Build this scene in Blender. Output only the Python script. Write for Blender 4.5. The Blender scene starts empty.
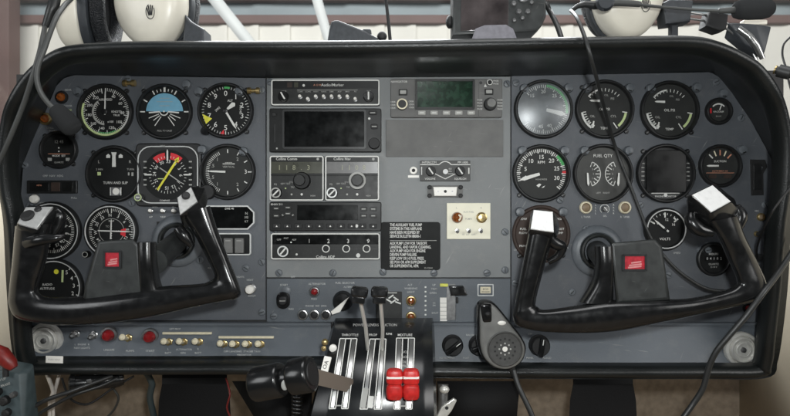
import bpy, bmesh, math, random
from mathutils import Vector, Matrix
random.seed(7)
C = bpy.context.scene.collection
D = 0.93; K = 0.0015; ZC = 0.60          # camera distance to the panel, metres per photo unit on the panel, eye height
R = math.radians
def P(px, py, y=0.0):
    s = K * (D + y) / D
    return Vector(((px - 395) * s, y, ZC - (py - 208) * s))

# ------------------------------------------------------------------ materials
def lin(c):
    c = c / 255.0
    return c / 12.92 if c <= 0.04045 else ((c + 0.055) / 1.055) ** 2.4
MATS = {}
def pmat(name, col, rough=0.5, metal=0.0, var=0.12, ns=0.25, bump=0.0, bs=4.0, coat=0.0, spec=0.5, rvar=0.1, dirt=0.0, scr=0.0, ss=60):
    m = bpy.data.materials.new(name); m.use_nodes = True
    nt = m.node_tree; b = nt.nodes['Principled BSDF']
    tc = nt.nodes.new('ShaderNodeTexCoord')
    n = nt.nodes.new('ShaderNodeTexNoise'); n.inputs['Scale'].default_value = ns; n.inputs['Detail'].default_value = 5
    nt.links.new(tc.outputs['Object'], n.inputs['Vector'])
    r = nt.nodes.new('ShaderNodeValToRGB')
    r.color_ramp.elements[0].position = 0.3; r.color_ramp.elements[1].position = 0.7
    r.color_ramp.elements[0].color = tuple(min(1, c * (1 - var)) for c in col) + (1,)
    r.color_ramp.elements[1].color = tuple(min(1, c * (1 + var)) for c in col) + (1,)
    nt.links.new(n.outputs['Fac'], r.inputs['Fac'])
    out = r.outputs['Color']
    if dirt:
        n3 = nt.nodes.new('ShaderNodeTexNoise'); n3.inputs['Scale'].default_value = ns * 6; n3.inputs['Detail'].default_value = 8
        n3.inputs['Roughness'].default_value = 0.7
        nt.links.new(tc.outputs['Object'], n3.inputs['Vector'])
        r3 = nt.nodes.new('ShaderNodeValToRGB'); r3.color_ramp.elements[0].position = 0.52; r3.color_ramp.elements[1].position = 0.75
        nt.links.new(n3.outputs['Fac'], r3.inputs['Fac'])
        mx = nt.nodes.new('ShaderNodeMix'); mx.data_type = 'RGBA'
        ml = nt.nodes.new('ShaderNodeMath'); ml.operation = 'MULTIPLY'; ml.inputs[1].default_value = dirt
        nt.links.new(r3.outputs['Color'], ml.inputs[0]); nt.links.new(ml.outputs[0], mx.inputs['Factor'])
        nt.links.new(out, mx.inputs['A']); mx.inputs['B'].default_value = (0.30, 0.29, 0.26, 1)
        out = mx.outputs['Result']
    if scr:
        for k in range(2):
            mp = nt.nodes.new('ShaderNodeMapping'); mp.vector_type = 'TEXTURE'; mp.inputs['Rotation'].default_value = (.1, .55 + 1.15 * k, .1); mp.inputs['Scale'].default_value = (1 / ss, 20 / ss, 14 / ss)
            nt.links.new(tc.outputs['Object'], mp.inputs['Vector'])
            n4 = nt.nodes.new('ShaderNodeTexNoise'); n4.inputs['Scale'].default_value = 1.0; n4.inputs['Detail'].default_value = 2
            nt.links.new(mp.outputs['Vector'], n4.inputs['Vector'])
            r4 = nt.nodes.new('ShaderNodeMapRange'); r4.inputs['From Min'].default_value = .71; r4.inputs['From Max'].default_value = .80; r4.inputs['To Max'].default_value = scr
            nt.links.new(n4.outputs['Fac'], r4.inputs['Value'])
            m4 = nt.nodes.new('ShaderNodeMix'); m4.data_type = 'RGBA'; nt.links.new(r4.outputs['Result'], m4.inputs['Factor']); nt.links.new(out, m4.inputs['A']); m4.inputs['B'].default_value = (.34, .34, .32, 1)
            out = m4.outputs['Result']
    nt.links.new(out, b.inputs['Base Color'])
    mr = nt.nodes.new('ShaderNodeMapRange')
    mr.inputs['To Min'].default_value = max(0.03, rough - rvar); mr.inputs['To Max'].default_value = min(1, rough + rvar)
    nt.links.new(n.outputs['Fac'], mr.inputs['Value']); nt.links.new(mr.outputs['Result'], b.inputs['Roughness'])
    b.inputs['Metallic'].default_value = metal
    b.inputs['Specular IOR Level'].default_value = spec
    if coat: b.inputs['Coat Weight'].default_value = coat; b.inputs['Coat Roughness'].default_value = 0.08
    if bump:
        n2 = nt.nodes.new('ShaderNodeTexNoise'); n2.inputs['Scale'].default_value = bs; n2.inputs['Detail'].default_value = 3
        nt.links.new(tc.outputs['Object'], n2.inputs['Vector'])
        bp = nt.nodes.new('ShaderNodeBump'); bp.inputs['Strength'].default_value = bump; bp.inputs['Distance'].default_value = 0.3 if bs < 20 else 0.0006
        nt.links.new(n2.outputs['Fac'], bp.inputs['Height']); nt.links.new(bp.outputs['Normal'], b.inputs['Normal'])
    MATS[name] = m
    return m
# sheets in metres (large bs), everything else in photo units
pmat('panel_paint', (0.086, 0.094, 0.106), 0.50, var=0.16, ns=7, bump=0.5, bs=900, dirt=0.13, scr=.5, ss=330)
pmat('radio_panel_paint', (0.178, 0.188, 0.190), 0.47, var=0.18, ns=7, bump=0.5, bs=900, dirt=0.28, scr=.7, ss=330)
pmat('lower_paint', (0.090, 0.103, 0.118), 0.42, var=0.16, ns=6, bump=0.5, bs=900, dirt=0.13, scr=.5, ss=330)
pmat('plate_grey', (0.135, 0.135, 0.131), 0.55, var=0.16, ns=0.05, bump=0.2, bs=3, dirt=.08, scr=.5, ss=.6)
pmat('vinyl', (0.0065, 0.0080, 0.0080), 0.36, var=0.25, ns=14, bump=0.6, bs=600, rvar=0.10)
pmat('dark_vinyl', (0.006, 0.006, 0.0065), 0.65, var=0.25, ns=10, bump=0.5, bs=400, spec=0.2)
pmat('carpet', (0.310, 0.250, 0.190), 0.95, var=0.2, ns=70, bump=1.0, bs=900, spec=0.1, dirt=0.35)
pmat('side_trim', (0.56, 0.50, 0.39), 0.7, var=0.1, ns=6, bump=0.3, bs=300, dirt=.15)
pmat('black_plastic', (0.008, 0.0082, 0.0085), 0.22, var=0.25, ns=0.12, rvar=0.15, bump=0.012, bs=1.2)
pmat('matte_black', (0.009, 0.009, 0.0095), 0.58, var=0.2, ns=0.15, bump=0.15, bs=3)
pmat('bezel_black', (0.011, 0.0115, 0.012), 0.42, var=0.2, ns=0.2)
pmat('hub_grey', (0.020, 0.0225, 0.022), 0.45, var=0.3, ns=0.12, bump=0.10, bs=4, rvar=0.12, scr=.15, ss=1.0)
pmat('dial_black', (0.009, 0.0098, 0.0098), 0.62, var=0.15, ns=0.1, spec=0.25)
pmat('dial_grey', (0.024, 0.025, 0.024), 0.62, var=0.15, ns=0.1, spec=0.3)
pmat('dial_brown', (0.040, 0.027, 0.022), 0.60, var=0.25, ns=0.1, spec=0.3)
pmat('radio_face', (0.017, 0.0178, 0.0172), 0.45, var=0.2, ns=0.12, spec=.35, dirt=.06)
pmat('radio_dark', (0.007, 0.0074, 0.0074), 0.42, var=0.2, ns=0.12, spec=.3)
pmat('radio_window', (0.050, 0.051, 0.036), 0.30, var=0.2, ns=0.10)
pmat('nav_window', (0.100, 0.098, 0.096), 0.30, var=0.2, ns=0.10)
pmat('lcd_segment', (0.25, 0.25, 0.17), 0.4)
pmat('screen_black', (0.004, 0.0045, 0.0045), 0.20, var=0.6, ns=0.09, rvar=0.10, spec=0.25, dirt=0.006)
pmat('screen_green', (0.0028, 0.026, 0.011), 0.20, var=0.6, ns=0.16, rvar=0.08, dirt=.02)
pmat('green_smear', (0.10, 0.20, 0.14), 0.5, var=0.5, ns=0.5)
pmat('white_ink', (0.66, 0.66, 0.63), 0.55, var=0.08, ns=1.5)
pmat('soft_ink', (0.46, 0.47, 0.46), 0.6, var=0.15, ns=300)
pmat('dim_ink', (0.36, 0.36, 0.34), 0.55, var=0.06)
pmat('silver_line', (0.62, 0.63, 0.62), 0.40, metal=0.15, var=0.06)
pmat('sky_blue', (0.17, 0.40, 0.55), 0.5, var=0.06)
pmat('yellow_ink', (0.72, 0.68, 0.05), 0.5)
pmat('green_ink', (0.06, 0.36, 0.10), 0.5)
pmat('red_ink', (0.62, 0.02, 0.03), 0.5)
pmat('lume', (0.52, 0.62, 0.30), 0.5)
pmat('orange_ink', (0.55, 0.24, 0.15), 0.5)
pmat('red_knob', (0.50, 0.016, 0.014), 0.38, var=0.2, ns=0.2, bump=.05, bs=1.5, scr=.25, ss=.8)
pmat('red_lens', (0.22, 0.010, 0.012), 0.12, var=0.2, coat=0.8)
pmat('amber_lens', (0.20, 0.055, 0.010), 0.12, var=0.5, ns=0.5, coat=0.8)
pmat('brass', (0.55, 0.42, 0.20), 0.32, metal=0.9, var=0.12)
pmat('steel', (0.50, 0.50, 0.49), 0.30, metal=0.95, var=0.1, ns=0.3)
pmat('dull_steel', (0.20, 0.20, 0.20), 0.42, metal=0.8, var=0.2, ns=0.3)
pmat('vent_metal', (0.66, 0.65, 0.61), 0.38, metal=0.45, var=0.1, ns=0.2)
pmat('grip_plate', (0.46, 0.46, 0.45), 0.36, metal=0.3, var=0.12, ns=0.3)
pmat('glare_white_plate', (0.66, 0.66, 0.65), 0.30, var=0.06, ns=0.2)  # white colour imitates metal grip plates blown out by glare
pmat('post_grey', (0.110, 0.122, 0.135), 0.42, var=0.1)
pmat('cream', (0.66, 0.60, 0.44), 0.40, var=0.08)
pmat('white_plastic', (0.78, 0.76, 0.71), 0.42, var=0.05, ns=0.1)
pmat('ivory_plate', (0.80, 0.77, 0.62), 0.5, var=0.04, ns=0.1)
pmat('shell_cream', (0.72, 0.68, 0.58), 0.36, var=0.05, ns=0.05)
pmat('headset_grey', (0.032, 0.036, 0.041), 0.48, var=0.2)
pmat('cushion', (0.012, 0.014, 0.017), 0.40, var=0.2, ns=0.2, bump=0.6, bs=0.8)
pmat('foam', (0.022, 0.023, 0.024), 0.9, var=0.3, ns=1.0, bump=1.0, bs=1.6, spec=0.15)
pmat('cable_rubber', (0.018, 0.019, 0.019), 0.42, var=0.15, ns=20)
pmat('grey_rubber', (0.055, 0.057, 0.055), 0.48, var=0.15, ns=20)
pmat('taupe', (0.17, 0.14, 0.115), 0.55, var=0.15, ns=0.15)
pmat('mic_grey', (0.15, 0.15, 0.143), 0.42, var=0.2, ns=0.08, bump=0.1, bs=2, scr=.2, ss=1.0)
pmat('mic_grille', (0.050, 0.050, 0.048), 0.55, var=0.15)
pmat('quad_face', (0.010, 0.011, 0.012), 0.24, var=0.3, ns=25, rvar=0.10)
pmat('box_teal', (0.050, 0.070, 0.075), 0.5, var=0.2, ns=0.1)
pmat('gps_base', (0.17, 0.165, 0.185), 0.45, var=0.15)
pmat('gps_screen', (0.050, 0.042, 0.042), 0.18, var=0.5, ns=0.04)
pmat('red_emblem', (0.36, 0.010, 0.022), 0.45, var=0.3, ns=0.3)
pmat('pink_ink', (0.52, 0.20, 0.20), 0.5)
pmat('red_dull', (0.19, 0.014, 0.011), 0.45, var=0.25, ns=0.15)
pmat('wire_white', (0.60, 0.55, 0.50), 0.6, ns=20)
pmat('hangar_white', (0.70, 0.69, 0.64), 0.7, var=0.07, ns=1.5)
pmat('brace_grey', (0.42, 0.44, 0.44), 0.6, var=0.1, ns=3)
pmat('fuel_dial', (0.040, 0.041, 0.038), 0.45, var=0.3, ns=0.08)
pmat('hangar_upper', (0.24, 0.285, 0.305), 0.7, var=0.15, ns=2.0)
pmat('hangar_maroon', (0.135, 0.085, 0.078), 0.65, var=0.15, ns=2.0)
pmat('concrete', (0.30, 0.29, 0.27), 0.85, var=0.15, ns=1.2)
pmat('yellow_tab', (0.62, 0.62, 0.10), 0.5)
pmat('dark_tan', (0.20, 0.145, 0.09), 0.5)
g = bpy.data.materials.new('clear_glass'); g.use_nodes = True
nt = g.node_tree; nt.nodes.clear()
o_ = nt.nodes.new('ShaderNodeOutputMaterial'); mx = nt.nodes.new('ShaderNodeMixShader'); tr = nt.nodes.new('ShaderNodeBsdfTransparent'); gl = nt.nodes.new('ShaderNodeBsdfGlossy')
gl.inputs['Roughness'].default_value = 0.03; fr = nt.nodes.new('ShaderNodeFresnel'); fr.inputs['IOR'].default_value = 1.45
nt.links.new(fr.outputs[0], mx.inputs[0]); nt.links.new(tr.outputs[0], mx.inputs[1]); nt.links.new(gl.outputs[0], mx.inputs[2]); nt.links.new(mx.outputs[0], o_.inputs['Surface'])
MATS['clear_glass'] = g
g2 = g.copy(); g2.name = 'glare_haze_glass'
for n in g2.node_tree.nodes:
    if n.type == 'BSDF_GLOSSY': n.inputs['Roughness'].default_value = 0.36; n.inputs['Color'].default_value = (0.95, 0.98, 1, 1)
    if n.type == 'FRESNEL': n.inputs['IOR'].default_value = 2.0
def paint_haze(m, f0, f1, ns, col):
    nt = m.node_tree; out = [n for n in nt.nodes if n.type == 'OUTPUT_MATERIAL'][0]; src = out.inputs['Surface'].links[0].from_socket
    tc = nt.nodes.new('ShaderNodeTexCoord'); n = nt.nodes.new('ShaderNodeTexNoise'); n.inputs['Scale'].default_value = ns; n.inputs['Detail'].default_value = 6; n.inputs['Roughness'].default_value = .65
    nt.links.new(tc.outputs['Object'], n.inputs['Vector'])
    mr = nt.nodes.new('ShaderNodeMapRange'); mr.inputs['From Min'].default_value = .35; mr.inputs['From Max'].default_value = .72; mr.inputs['To Min'].default_value = f0; mr.inputs['To Max'].default_value = f1
    nt.links.new(n.outputs['Fac'], mr.inputs['Value'])
    d = nt.nodes.new('ShaderNodeBsdfDiffuse'); d.inputs['Color'].default_value = col + (1,)
    m2 = nt.nodes.new('ShaderNodeMixShader'); nt.links.new(mr.outputs[0], m2.inputs[0]); nt.links.new(src, m2.inputs[1]); nt.links.new(d.outputs[0], m2.inputs[2]); nt.links.new(m2.outputs[0], out.inputs['Surface'])
paint_haze(g2, .04, .20, .045, (.80, .88, .94)); MATS['glare_haze_glass'] = g2  # pale diffuse haze painted in to imitate window glare on the gauge glass
g3 = g.copy(); g3.name = 'haze_dust_windscreen'; paint_haze(g3, .02, .09, 5, (.8, .85, .86)); MATS['haze_dust_windscreen'] = g3  # weak diffuse veil: some dust, and the bright haze painted into the glass

# ------------------------------------------------------------------ mesh builder
TXT = {}
def glyphs(s, off=.006):
    if (s, off) not in TXT:
        cu = bpy.data.curves.new('tmp', 'FONT'); cu.body = s; cu.size = 1.0; cu.resolution_u = 2; cu.align_x = 'CENTER'; cu.align_y = 'CENTER'; cu.offset = off
        ob = bpy.data.objects.new('tmp', cu)
        me = bpy.data.meshes.new_from_object(ob)
        TXT[s, off] = ([(v.co.x, v.co.y) for v in me.vertices], [tuple(p.vertices) for p in me.polygons])
        bpy.data.objects.remove(ob); bpy.data.meshes.remove(me); bpy.data.curves.remove(cu)
    return TXT[s, off]
def inset(poly, d):
    n = len(poly); out = []
    A = sum(poly[i][0] * poly[(i + 1) % n][1] - poly[(i + 1) % n][0] * poly[i][1] for i in range(n))
    sg = 1 if A > 0 else -1
    for i in range(n):
        p0, p1, p2 = Vector(poly[i - 1]), Vector(poly[i]), Vector(poly[(i + 1) % n])
        e1 = (p1 - p0).normalized(); e2 = (p2 - p1).normalized()
        n1 = Vector((-e1.y, e1.x)) * sg; n2 = Vector((-e2.y, e2.x)) * sg
        b = n1 + n2
        if b.length < 1e-6: b = n1
        else: b = b / max(0.35, b.dot(n1))
        q = p1 + b * d; out.append((q.x, q.y))
    return out
def rr(w, h, r, n=4, cx=0, cz=0):
    pts = []
    for (sx, sz, a0) in ((1, 1, 0), (-1, 1, 90), (-1, -1, 180), (1, -1, 270)):
        for i in range(n + 1):
            a = R(a0 + 90 * i / n)
            pts.append((cx + sx * (w / 2 - r) + r * math.cos(a), cz + sz * (h / 2 - r) + r * math.sin(a)))
    return pts
def spline(pts, m=8, closed=False):
    pts = [Vector(p) for p in pts]; n = len(pts); out = []
    rng = n if closed else n - 1
    for i in range(rng):
        if closed: p0, p1, p2, p3 = pts[i - 1], pts[i], pts[(i + 1) % n], pts[(i + 2) % n]
        else: p0, p1, p2, p3 = pts[max(i - 1, 0)], pts[i], pts[i + 1], pts[min(i + 2, n - 1)]
        for j in range(m):
            t = j / m
            out.append(0.5 * ((2 * p1) + (p2 - p0) * t + (2 * p0 - 5 * p1 + 4 * p2 - p3) * t * t + (3 * p1 - p0 - 3 * p2 + p3) * t ** 3))
    if not closed: out.append(pts[-1])
    return out
class MB:
    def __init__(s): s.v = []; s.f = []; s.m = []; s.mats = []; s.M = None; s.sm = []
    def add(s, vs, fs, mat, ncap=0):
        b = len(s.v)
        for p in vs:
            p = Vector(p)
            s.v.append(s.M @ p if s.M else p)
        if mat not in s.mats: s.mats.append(mat)
        i = s.mats.index(mat)
        for k_, f in enumerate(fs): s.f.append(tuple(b + k for k in f)); s.m.append(i); s.sm.append(k_ < len(fs) - ncap)
        return s
    def loft(s, rings, mat, closed_ring=True, caps=True, closed_path=False):
        n = len(rings[0]); vs = [p for r in rings for p in r]; fs = []
        L = len(rings)
        for i in range(L if closed_path else L - 1):
            i2 = (i + 1) % L
            for j in range(n if closed_ring else n - 1):
                j2 = (j + 1) % n
                fs.append((i * n + j, i * n + j2, i2 * n + j2, i2 * n + j))
        if caps and not closed_path:
            fs.append(tuple(range(n - 1, -1, -1))); fs.append(tuple((L - 1) * n + j for j in range(n))); return s.add(vs, fs, mat, 2)
        return s.add(vs, fs, mat)
    def lathe(s, prof, mat, cx=0, cz=0, n=32, caps=True):
        return s.loft([[(cx + r * math.sin(2 * math.pi * j / n), y, cz + r * math.cos(2 * math.pi * j / n)) for j in range(n)] for r, y in prof], mat, caps=caps)
    def prism(s, poly, y0, y1, mat, ch=0.0):
        rings = [[(x, y0, z) for x, z in poly]]
        if ch:
            rings.append([(x, y1 + ch, z) for x, z in poly])
            rings.append([(x, y1 + ch * 0.3, z) for x, z in inset(poly, ch * 0.3)])
            rings.append([(x, y1, z) for x, z in inset(poly, ch)])
        else: rings.append([(x, y1, z) for x, z in poly])
        return s.loft(rings, mat)
    def box(s, cx, cz, w, h, y0, y1, mat, ch=0.0, r=0.0):
        poly = rr(w, h, r, 4, cx, cz) if r else [(cx + w / 2, cz + h / 2), (cx - w / 2, cz + h / 2), (cx - w / 2, cz - h / 2), (cx + w / 2, cz - h / 2)]
        return s.prism(poly, y0, y1, mat, ch)
    def flat(s, poly, y, mat): return s.add([(x, y, z) for x, z in poly], [tuple(range(len(poly)))], mat)
    def ring(s, poly, w, y, mat):
        q = inset(poly, w); n = len(poly)
        return s.add([(x, y, z) for x, z in poly] + [(x, y, z) for x, z in q], [(i, (i + 1) % n, n + (i + 1) % n, n + i) for i in range(n)], mat)
    def frame(s, poly, w, y0, y1, mat):
        q = inset(poly, w)
        return s.loft([[(x, y0, z) for x, z in poly], [(x, y1, z) for x, z in poly], [(x, y1, z) for x, z in q], [(x, y0, z) for x, z in q]], mat, closed_path=True)
    def disc(s, r, y, mat, cx=0, cz=0, n=40): return s.flat([(cx + r * math.sin(2 * math.pi * j / n), cz + r * math.cos(2 * math.pi * j / n)) for j in range(n)], y, mat)
    def tick(s, a, r0, r1, w, y, mat, cx=0, cz=0):
        sa, ca = math.sin(R(a)), math.cos(R(a)); h = w / 2
        return s.flat([(cx + r0 * sa - h * ca, cz + r0 * ca + h * sa), (cx + r0 * sa + h * ca, cz + r0 * ca - h * sa), (cx + r1 * sa + h * ca, cz + r1 * ca - h * sa), (cx + r1 * sa - h * ca, cz + r1 * ca + h * sa)], y, mat)
    def arc(s, a0, a1, r0, r1, y, mat, cx=0, cz=0):
        n = max(3, int(abs(a1 - a0) / 6)); vs = []
        for i in range(n + 1):
            a = R(a0 + (a1 - a0) * i / n)
            vs += [(cx + r0 * math.sin(a), y, cz + r0 * math.cos(a)), (cx + r1 * math.sin(a), y, cz + r1 * math.cos(a))]
        return s.add(vs, [(2 * i, 2 * i + 1, 2 * i + 3, 2 * i + 2) for i in range(n)], mat)
    def line(s, x0, z0, x1, z1, w, y, mat):
        d = Vector((x1 - x0, z1 - z0)); L = d.length or 1; d /= L; px, pz = -d.y * w / 2, d.x * w / 2
        return s.flat([(x0 + px, z0 + pz), (x0 - px, z0 - pz), (x1 - px, z1 - pz), (x1 + px, z1 + pz)], y, mat)
    def text(s, t, x, z, size, y, mat, rot=0.0, sx=1.0, off=.006):
        size *= 0.9; vs, fs = glyphs(t, off); c, q = math.cos(R(rot)), math.sin(R(rot))
        return s.add([(x + size * (c * sx * a - q * b), y, z + size * (q * sx * a + c * b)) for a, b in vs], fs, mat)
    def tube(s, pts, r, mat, n=10, caps=True):
        pts = [Vector(p) for p in pts]; L = len(pts); rad = r if isinstance(r, (list, tuple)) else [r] * L
        rings = []; up = None
        for i, p in enumerate(pts):
            t = (pts[min(i + 1, L - 1)] - pts[max(i - 1, 0)]).normalized()
            if up is None: up = t.orthogonal().normalized()
            else:
                up = up - t * up.dot(t)
                up = up.normalized() if up.length > 1e-6 else t.orthogonal().normalized()
            w = t.cross(up)
            rings.append([p + (up * math.cos(2 * math.pi * j / n) + w * math.sin(2 * math.pi * j / n)) * rad[i] for j in range(n)])
        return s.loft(rings, mat, caps=caps)
    def ball(s, c, rx, ry, rz, mat, n=16, m=10):
        rings = []
        for i in range(1, m):
            a = math.pi * i / m
            rings.append([(c[0] + rx * math.sin(a) * math.cos(2 * math.pi * j / n), c[1] + ry * math.sin(a) * math.sin(2 * math.pi * j / n), c[2] + rz * math.cos(a)) for j in range(n)])
        return s.loft(rings, mat)
    def hull(s, pts, mat, bev=0.0):
        bm = bmesh.new()
        for p in pts: bm.verts.new(p)
        res = bmesh.ops.convex_hull(bm, input=bm.verts[:])
        bmesh.ops.delete(bm, geom=[e for e in res['geom_interior'] if isinstance(e, bmesh.types.BMVert)], context='VERTS')
        bmesh.ops.dissolve_limit(bm, angle_limit=R(8), verts=bm.verts[:], edges=bm.edges[:])
        if bev: bmesh.ops.bevel(bm, geom=bm.edges[:], offset=bev, segments=3, affect='EDGES', profile=0.5, clamp_overlap=True)
        bm.verts.index_update()
        s.add([v.co.copy() for v in bm.verts], [tuple(v.index for v in f.verts) for f in bm.faces], mat); bm.free()
        return s
    def build(s, name, parent=None, flip=True, angle=38):
        me = bpy.data.meshes.new(name); me.from_pydata([tuple(p) for p in s.v], [], s.f)
        for m in s.mats: me.materials.append(MATS[m])
        me.polygons.foreach_set('material_index', s.m)
        me.polygons.foreach_set('use_smooth', s.sm); me.update()
        if flip:
            bm = bmesh.new(); bm.from_mesh(me); bmesh.ops.recalc_face_normals(bm, faces=bm.faces); bm.to_mesh(me); bm.free()
        me.set_sharp_from_angle(angle=R(angle)); me.polygons.foreach_set('use_smooth', s.sm); me.update()
        o = bpy.data.objects.new(name, me); C.objects.link(o)
        if parent: o.parent = parent
        return o
def tag(o, label=None, cat=None, group=None, kind=None):
    if label: o['label'] = label
    if cat: o['category'] = cat
    if group: o['group'] = group
    if kind: o['kind'] = kind
    return o
def place(o, px, py, y=0.0):
    o.location = P(px, py, y); s = K * (D + y) / D; o.scale = (s, s, s); return o
def thing(name, label, cat, px, py, y=0.0, group=None):
    o = bpy.data.objects.new(name, None); C.objects.link(o); o.empty_display_size = 0.01
    place(o, px, py, y); return tag(o, label, cat, group)
def kids(o): return [c for c in bpy.data.objects if c.parent == o]
def dup(root, px, py, y=0.0, label=None, rot=None):
    r = root.copy(); C.objects.link(r); place(r, px, py, y)
    if rot is not None: r.rotation_euler = rot
    if label: r['label'] = label
    for ch in kids(root):
        c = ch.copy(); C.objects.link(c); c.parent = r
        for g_ in kids(ch):
            d = g_.copy(); C.objects.link(d); d.parent = c
    return r
def W(pts): return [P(*p) for p in pts]      # list of (px, py, y) to world points
def setpiece(name, mb, kind='structure', **k):
    return tag(mb.build(name), kind=kind, **k)

def worldthing(name, label, cat, loc, group=None):
    o = bpy.data.objects.new(name, None); C.objects.link(o); o.location = loc; return tag(o, label, cat, group)
def wp(name, mb, par, angle=38):
    o = mb.build(name, angle=angle); o.parent = par; o.matrix_parent_inverse = Matrix.LocRotScale(par.location, None, par.scale).inverted(); return o

# ------------------------------------------------------------------ instrument panel and its sheets (metres)
PANEL = bpy.data.objects.new('dashboard', None); C.objects.link(PANEL); PANEL.location = P(395, 340, 0.0)
tag(PANEL, 'blue grey painted aircraft instrument panel behind all the gauges and radios', 'instrument panel')
def pan(name, mb): 
    o = mb.build(name); o.parent = PANEL; o.matrix_parent_inverse = Matrix.Translation(PANEL.location).inverted(); return o
def sheet(poly, y0, y1, mat, ch=0.0008):
    mb = MB(); mb.prism([(P(x, z).x, P(x, z).z) for x, z in poly], y0, y1, mat, ch); return mb
leftpoly = [(265.6, 78), (265.6, 320), (21, 321), (19, 215), (21, 190), (23, 163), (34, 136), (45, 112), (56, 86), (64, 78), (74, 75)]
rightpoly = [(511.4, 76), (710, 72), (720, 77), (729, 88), (751, 120), (771, 157), (777, 170), (780, 200), (778, 322), (511.4, 322)]
pan('backing_plate', sheet([(15, 74), (785, 70), (785, 326), (15, 326)], 0.012, 0.0035, 'matte_black', 0))
SH = {}
SH['flight_panel'] = sheet(leftpoly, 0.003, 0.0, 'panel_paint')
SH['copilot_panel'] = sheet(rightpoly, 0.003, 0.0, 'panel_paint')
SH['radio_panel'] = sheet([(266.6, 78), (510.4, 76.5), (510.4, 277.5), (266.6, 277.5)], 0.003, 0.0, 'radio_panel_paint')
SH['engine_control_panel'] = sheet([(266.6, 278.6), (510.4, 278.6), (510.4, 322), (266.6, 322)], 0.003, 0.0002, 'lower_paint')
def lower(x0, x1, yb):
    mb = MB(); a = P(x0, 325, -0.006); b = P(x1, 325, -0.006); c = P(x1, yb, -0.028); d = P(x0, yb, -0.028); t = Vector((0, 0.006, 0))
    mb.loft([[a + t, b + t, c + t, d + t], [a, b, c, d]], 'lower_paint')
    e = Vector((0, 0, 0.0035)); f = Vector((0, -0.004, 0)); g0 = Vector((0, 0.010, 0))
    mb.loft([[a + f, a + f + e, a + g0 + e, a + g0 - e], [b + f, b + f + e, b + g0 + e, b + g0 - e]], 'lower_paint')
    return mb
SH['lower_switch_panel'] = lower(26, 331, 356); SH['lower_knob_panel'] = lower(428, 766, 364)
def LY(py): return -0.006 - 0.022 * (py - 325) / 33 - 0.0005
def scr():
    mb = MB(); mb.lathe([(3.6, 0.3), (3.6, -0.7), (3.0, -1.4), (1.2, -1.7), (0.01, -1.7)], 'post_grey', n=16, caps=False)
    mb.line(-2.2, -1.2, 2.2, 1.2, 0.8, -1.85, 'bezel_black'); return mb
first = None
for x, z in [(40, 94), (128, 79), (262, 90), (270, 82), (262, 262), (246, 268), (262, 312), (507, 84), (516, 83), (383, 272), (434, 273), (487, 273), (279, 273), (333, 273), (274, 316), (515, 283), (521, 292), (572, 292), (586, 229), (560, 200), (640, 205), (716, 82), (741, 118), (760, 168), (740, 213), (708, 250), (668, 275), (30, 206), (25, 240), (132, 203), (200, 260), (25, 165), (765, 205), (700, 250), (770, 300), (520, 312), (505, 270), (505, 232), (274, 232), (216, 300)]:
    if first is None:
        first = scr().build('screw')
    o = first if not first.parent else first.copy()
    if o is not first: C.objects.link(o)
    place(o, x, z, 0.0); o.rotation_euler = (0, random.random() * 3, 0); o.parent = PANEL; o.matrix_parent_inverse = Matrix.Translation(PANEL.location).inverted()
# lettering painted on the panel
def LTof(px, py):
    if py > 326: return SH['lower_switch_panel' if px < 380 else 'lower_knob_panel']
    if px < 266: return SH['flight_panel']
    if px > 511: return SH['copilot_panel']
    return SH['radio_panel' if py < 278 else 'engine_control_panel']
def L(t, px, py, size=3.6, mat='soft_ink', y=-0.0006):
    p = P(px, py, y); s = K * (D + y) / D
    LTof(px, py).text(t, p.x, p.z, size * s, y, mat)
for a in [('GEAR', 68, 90, 3), ('DOOR', 68, 106, 3), ('AJAR', 69, 110, 3, 'lume'), ('TEST', 70, 114, 3), ('STALL', 50, 128, 3), ('WARN', 53, 131, 3), ('OFF  NAV  HDG', 53, 176, 3.2), ('PULL', 74, 198, 3), ('AUTOPILOT', 42, 203, 2.6),
          ('AMPS', 155, 207, 2.6), ('TRIM', 166, 204, 2.6), ('ALT', 174, 207, 2.6), ('CABIN LIGHTS', 236, 277, 2.8), ('HEAT', 250, 280, 3), ('PITOT', 252, 296, 3), ('MAX', 210, 268, 2.4),
          ('OFF', 293, 277, 2.8), ('START', 284, 285, 3), ('MAG', 291, 309, 2.8), ('ALTERNATOR', 317, 284, 3), ('PRESS', 314, 299, 2.6), ('PHONE  MIC  SPKR', 316, 306, 2.8), ('FUEL SELECTOR', 345, 283, 3), ('ALTERNATE', 350, 287, 2.6),
          ('ALT', 410, 285, 3), ('WARNING', 411, 288.5, 3), ('LIGHT', 411, 292, 3), ('HI LO', 411, 308, 2.8), ('UP', 434, 285, 3), ('TRIM', 434, 289, 3), ('OPEN', 433, 293, 3), ('1/2', 434, 303, 2.6), ('3/4', 434, 305.5, 2.6), ('SHUT', 435, 313, 3),
          ('L TANK', 586, 217, 3), ('R TANK', 625, 217, 3), ('QTY', 604, 202, 3), ('SEL', 605, 216, 3), ('ON', 518, 247, 3), ('OFF', 516, 250, 3), ('DIM', 566, 248, 3), ('BRT', 548, 262, 3), ('MIC', 757, 211, 2.8),
          ('SPEED', 677, 253, 3), ('VENT', 528, 312, 3)]:
    L(a[0], a[1], a[2], a[3], a[4] if len(a) > 4 else 'soft_ink')
for i in range(7):
    p = P(425.5, 287 + i * 4.6); LTof(425, 290).flat([(p.x - .0013, p.z - .0012), (p.x + .0013, p.z - .0012), (p.x + .0013, p.z + .0012), (p.x - .0013, p.z + .0012)], -0.0006, 'white_ink')
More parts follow.
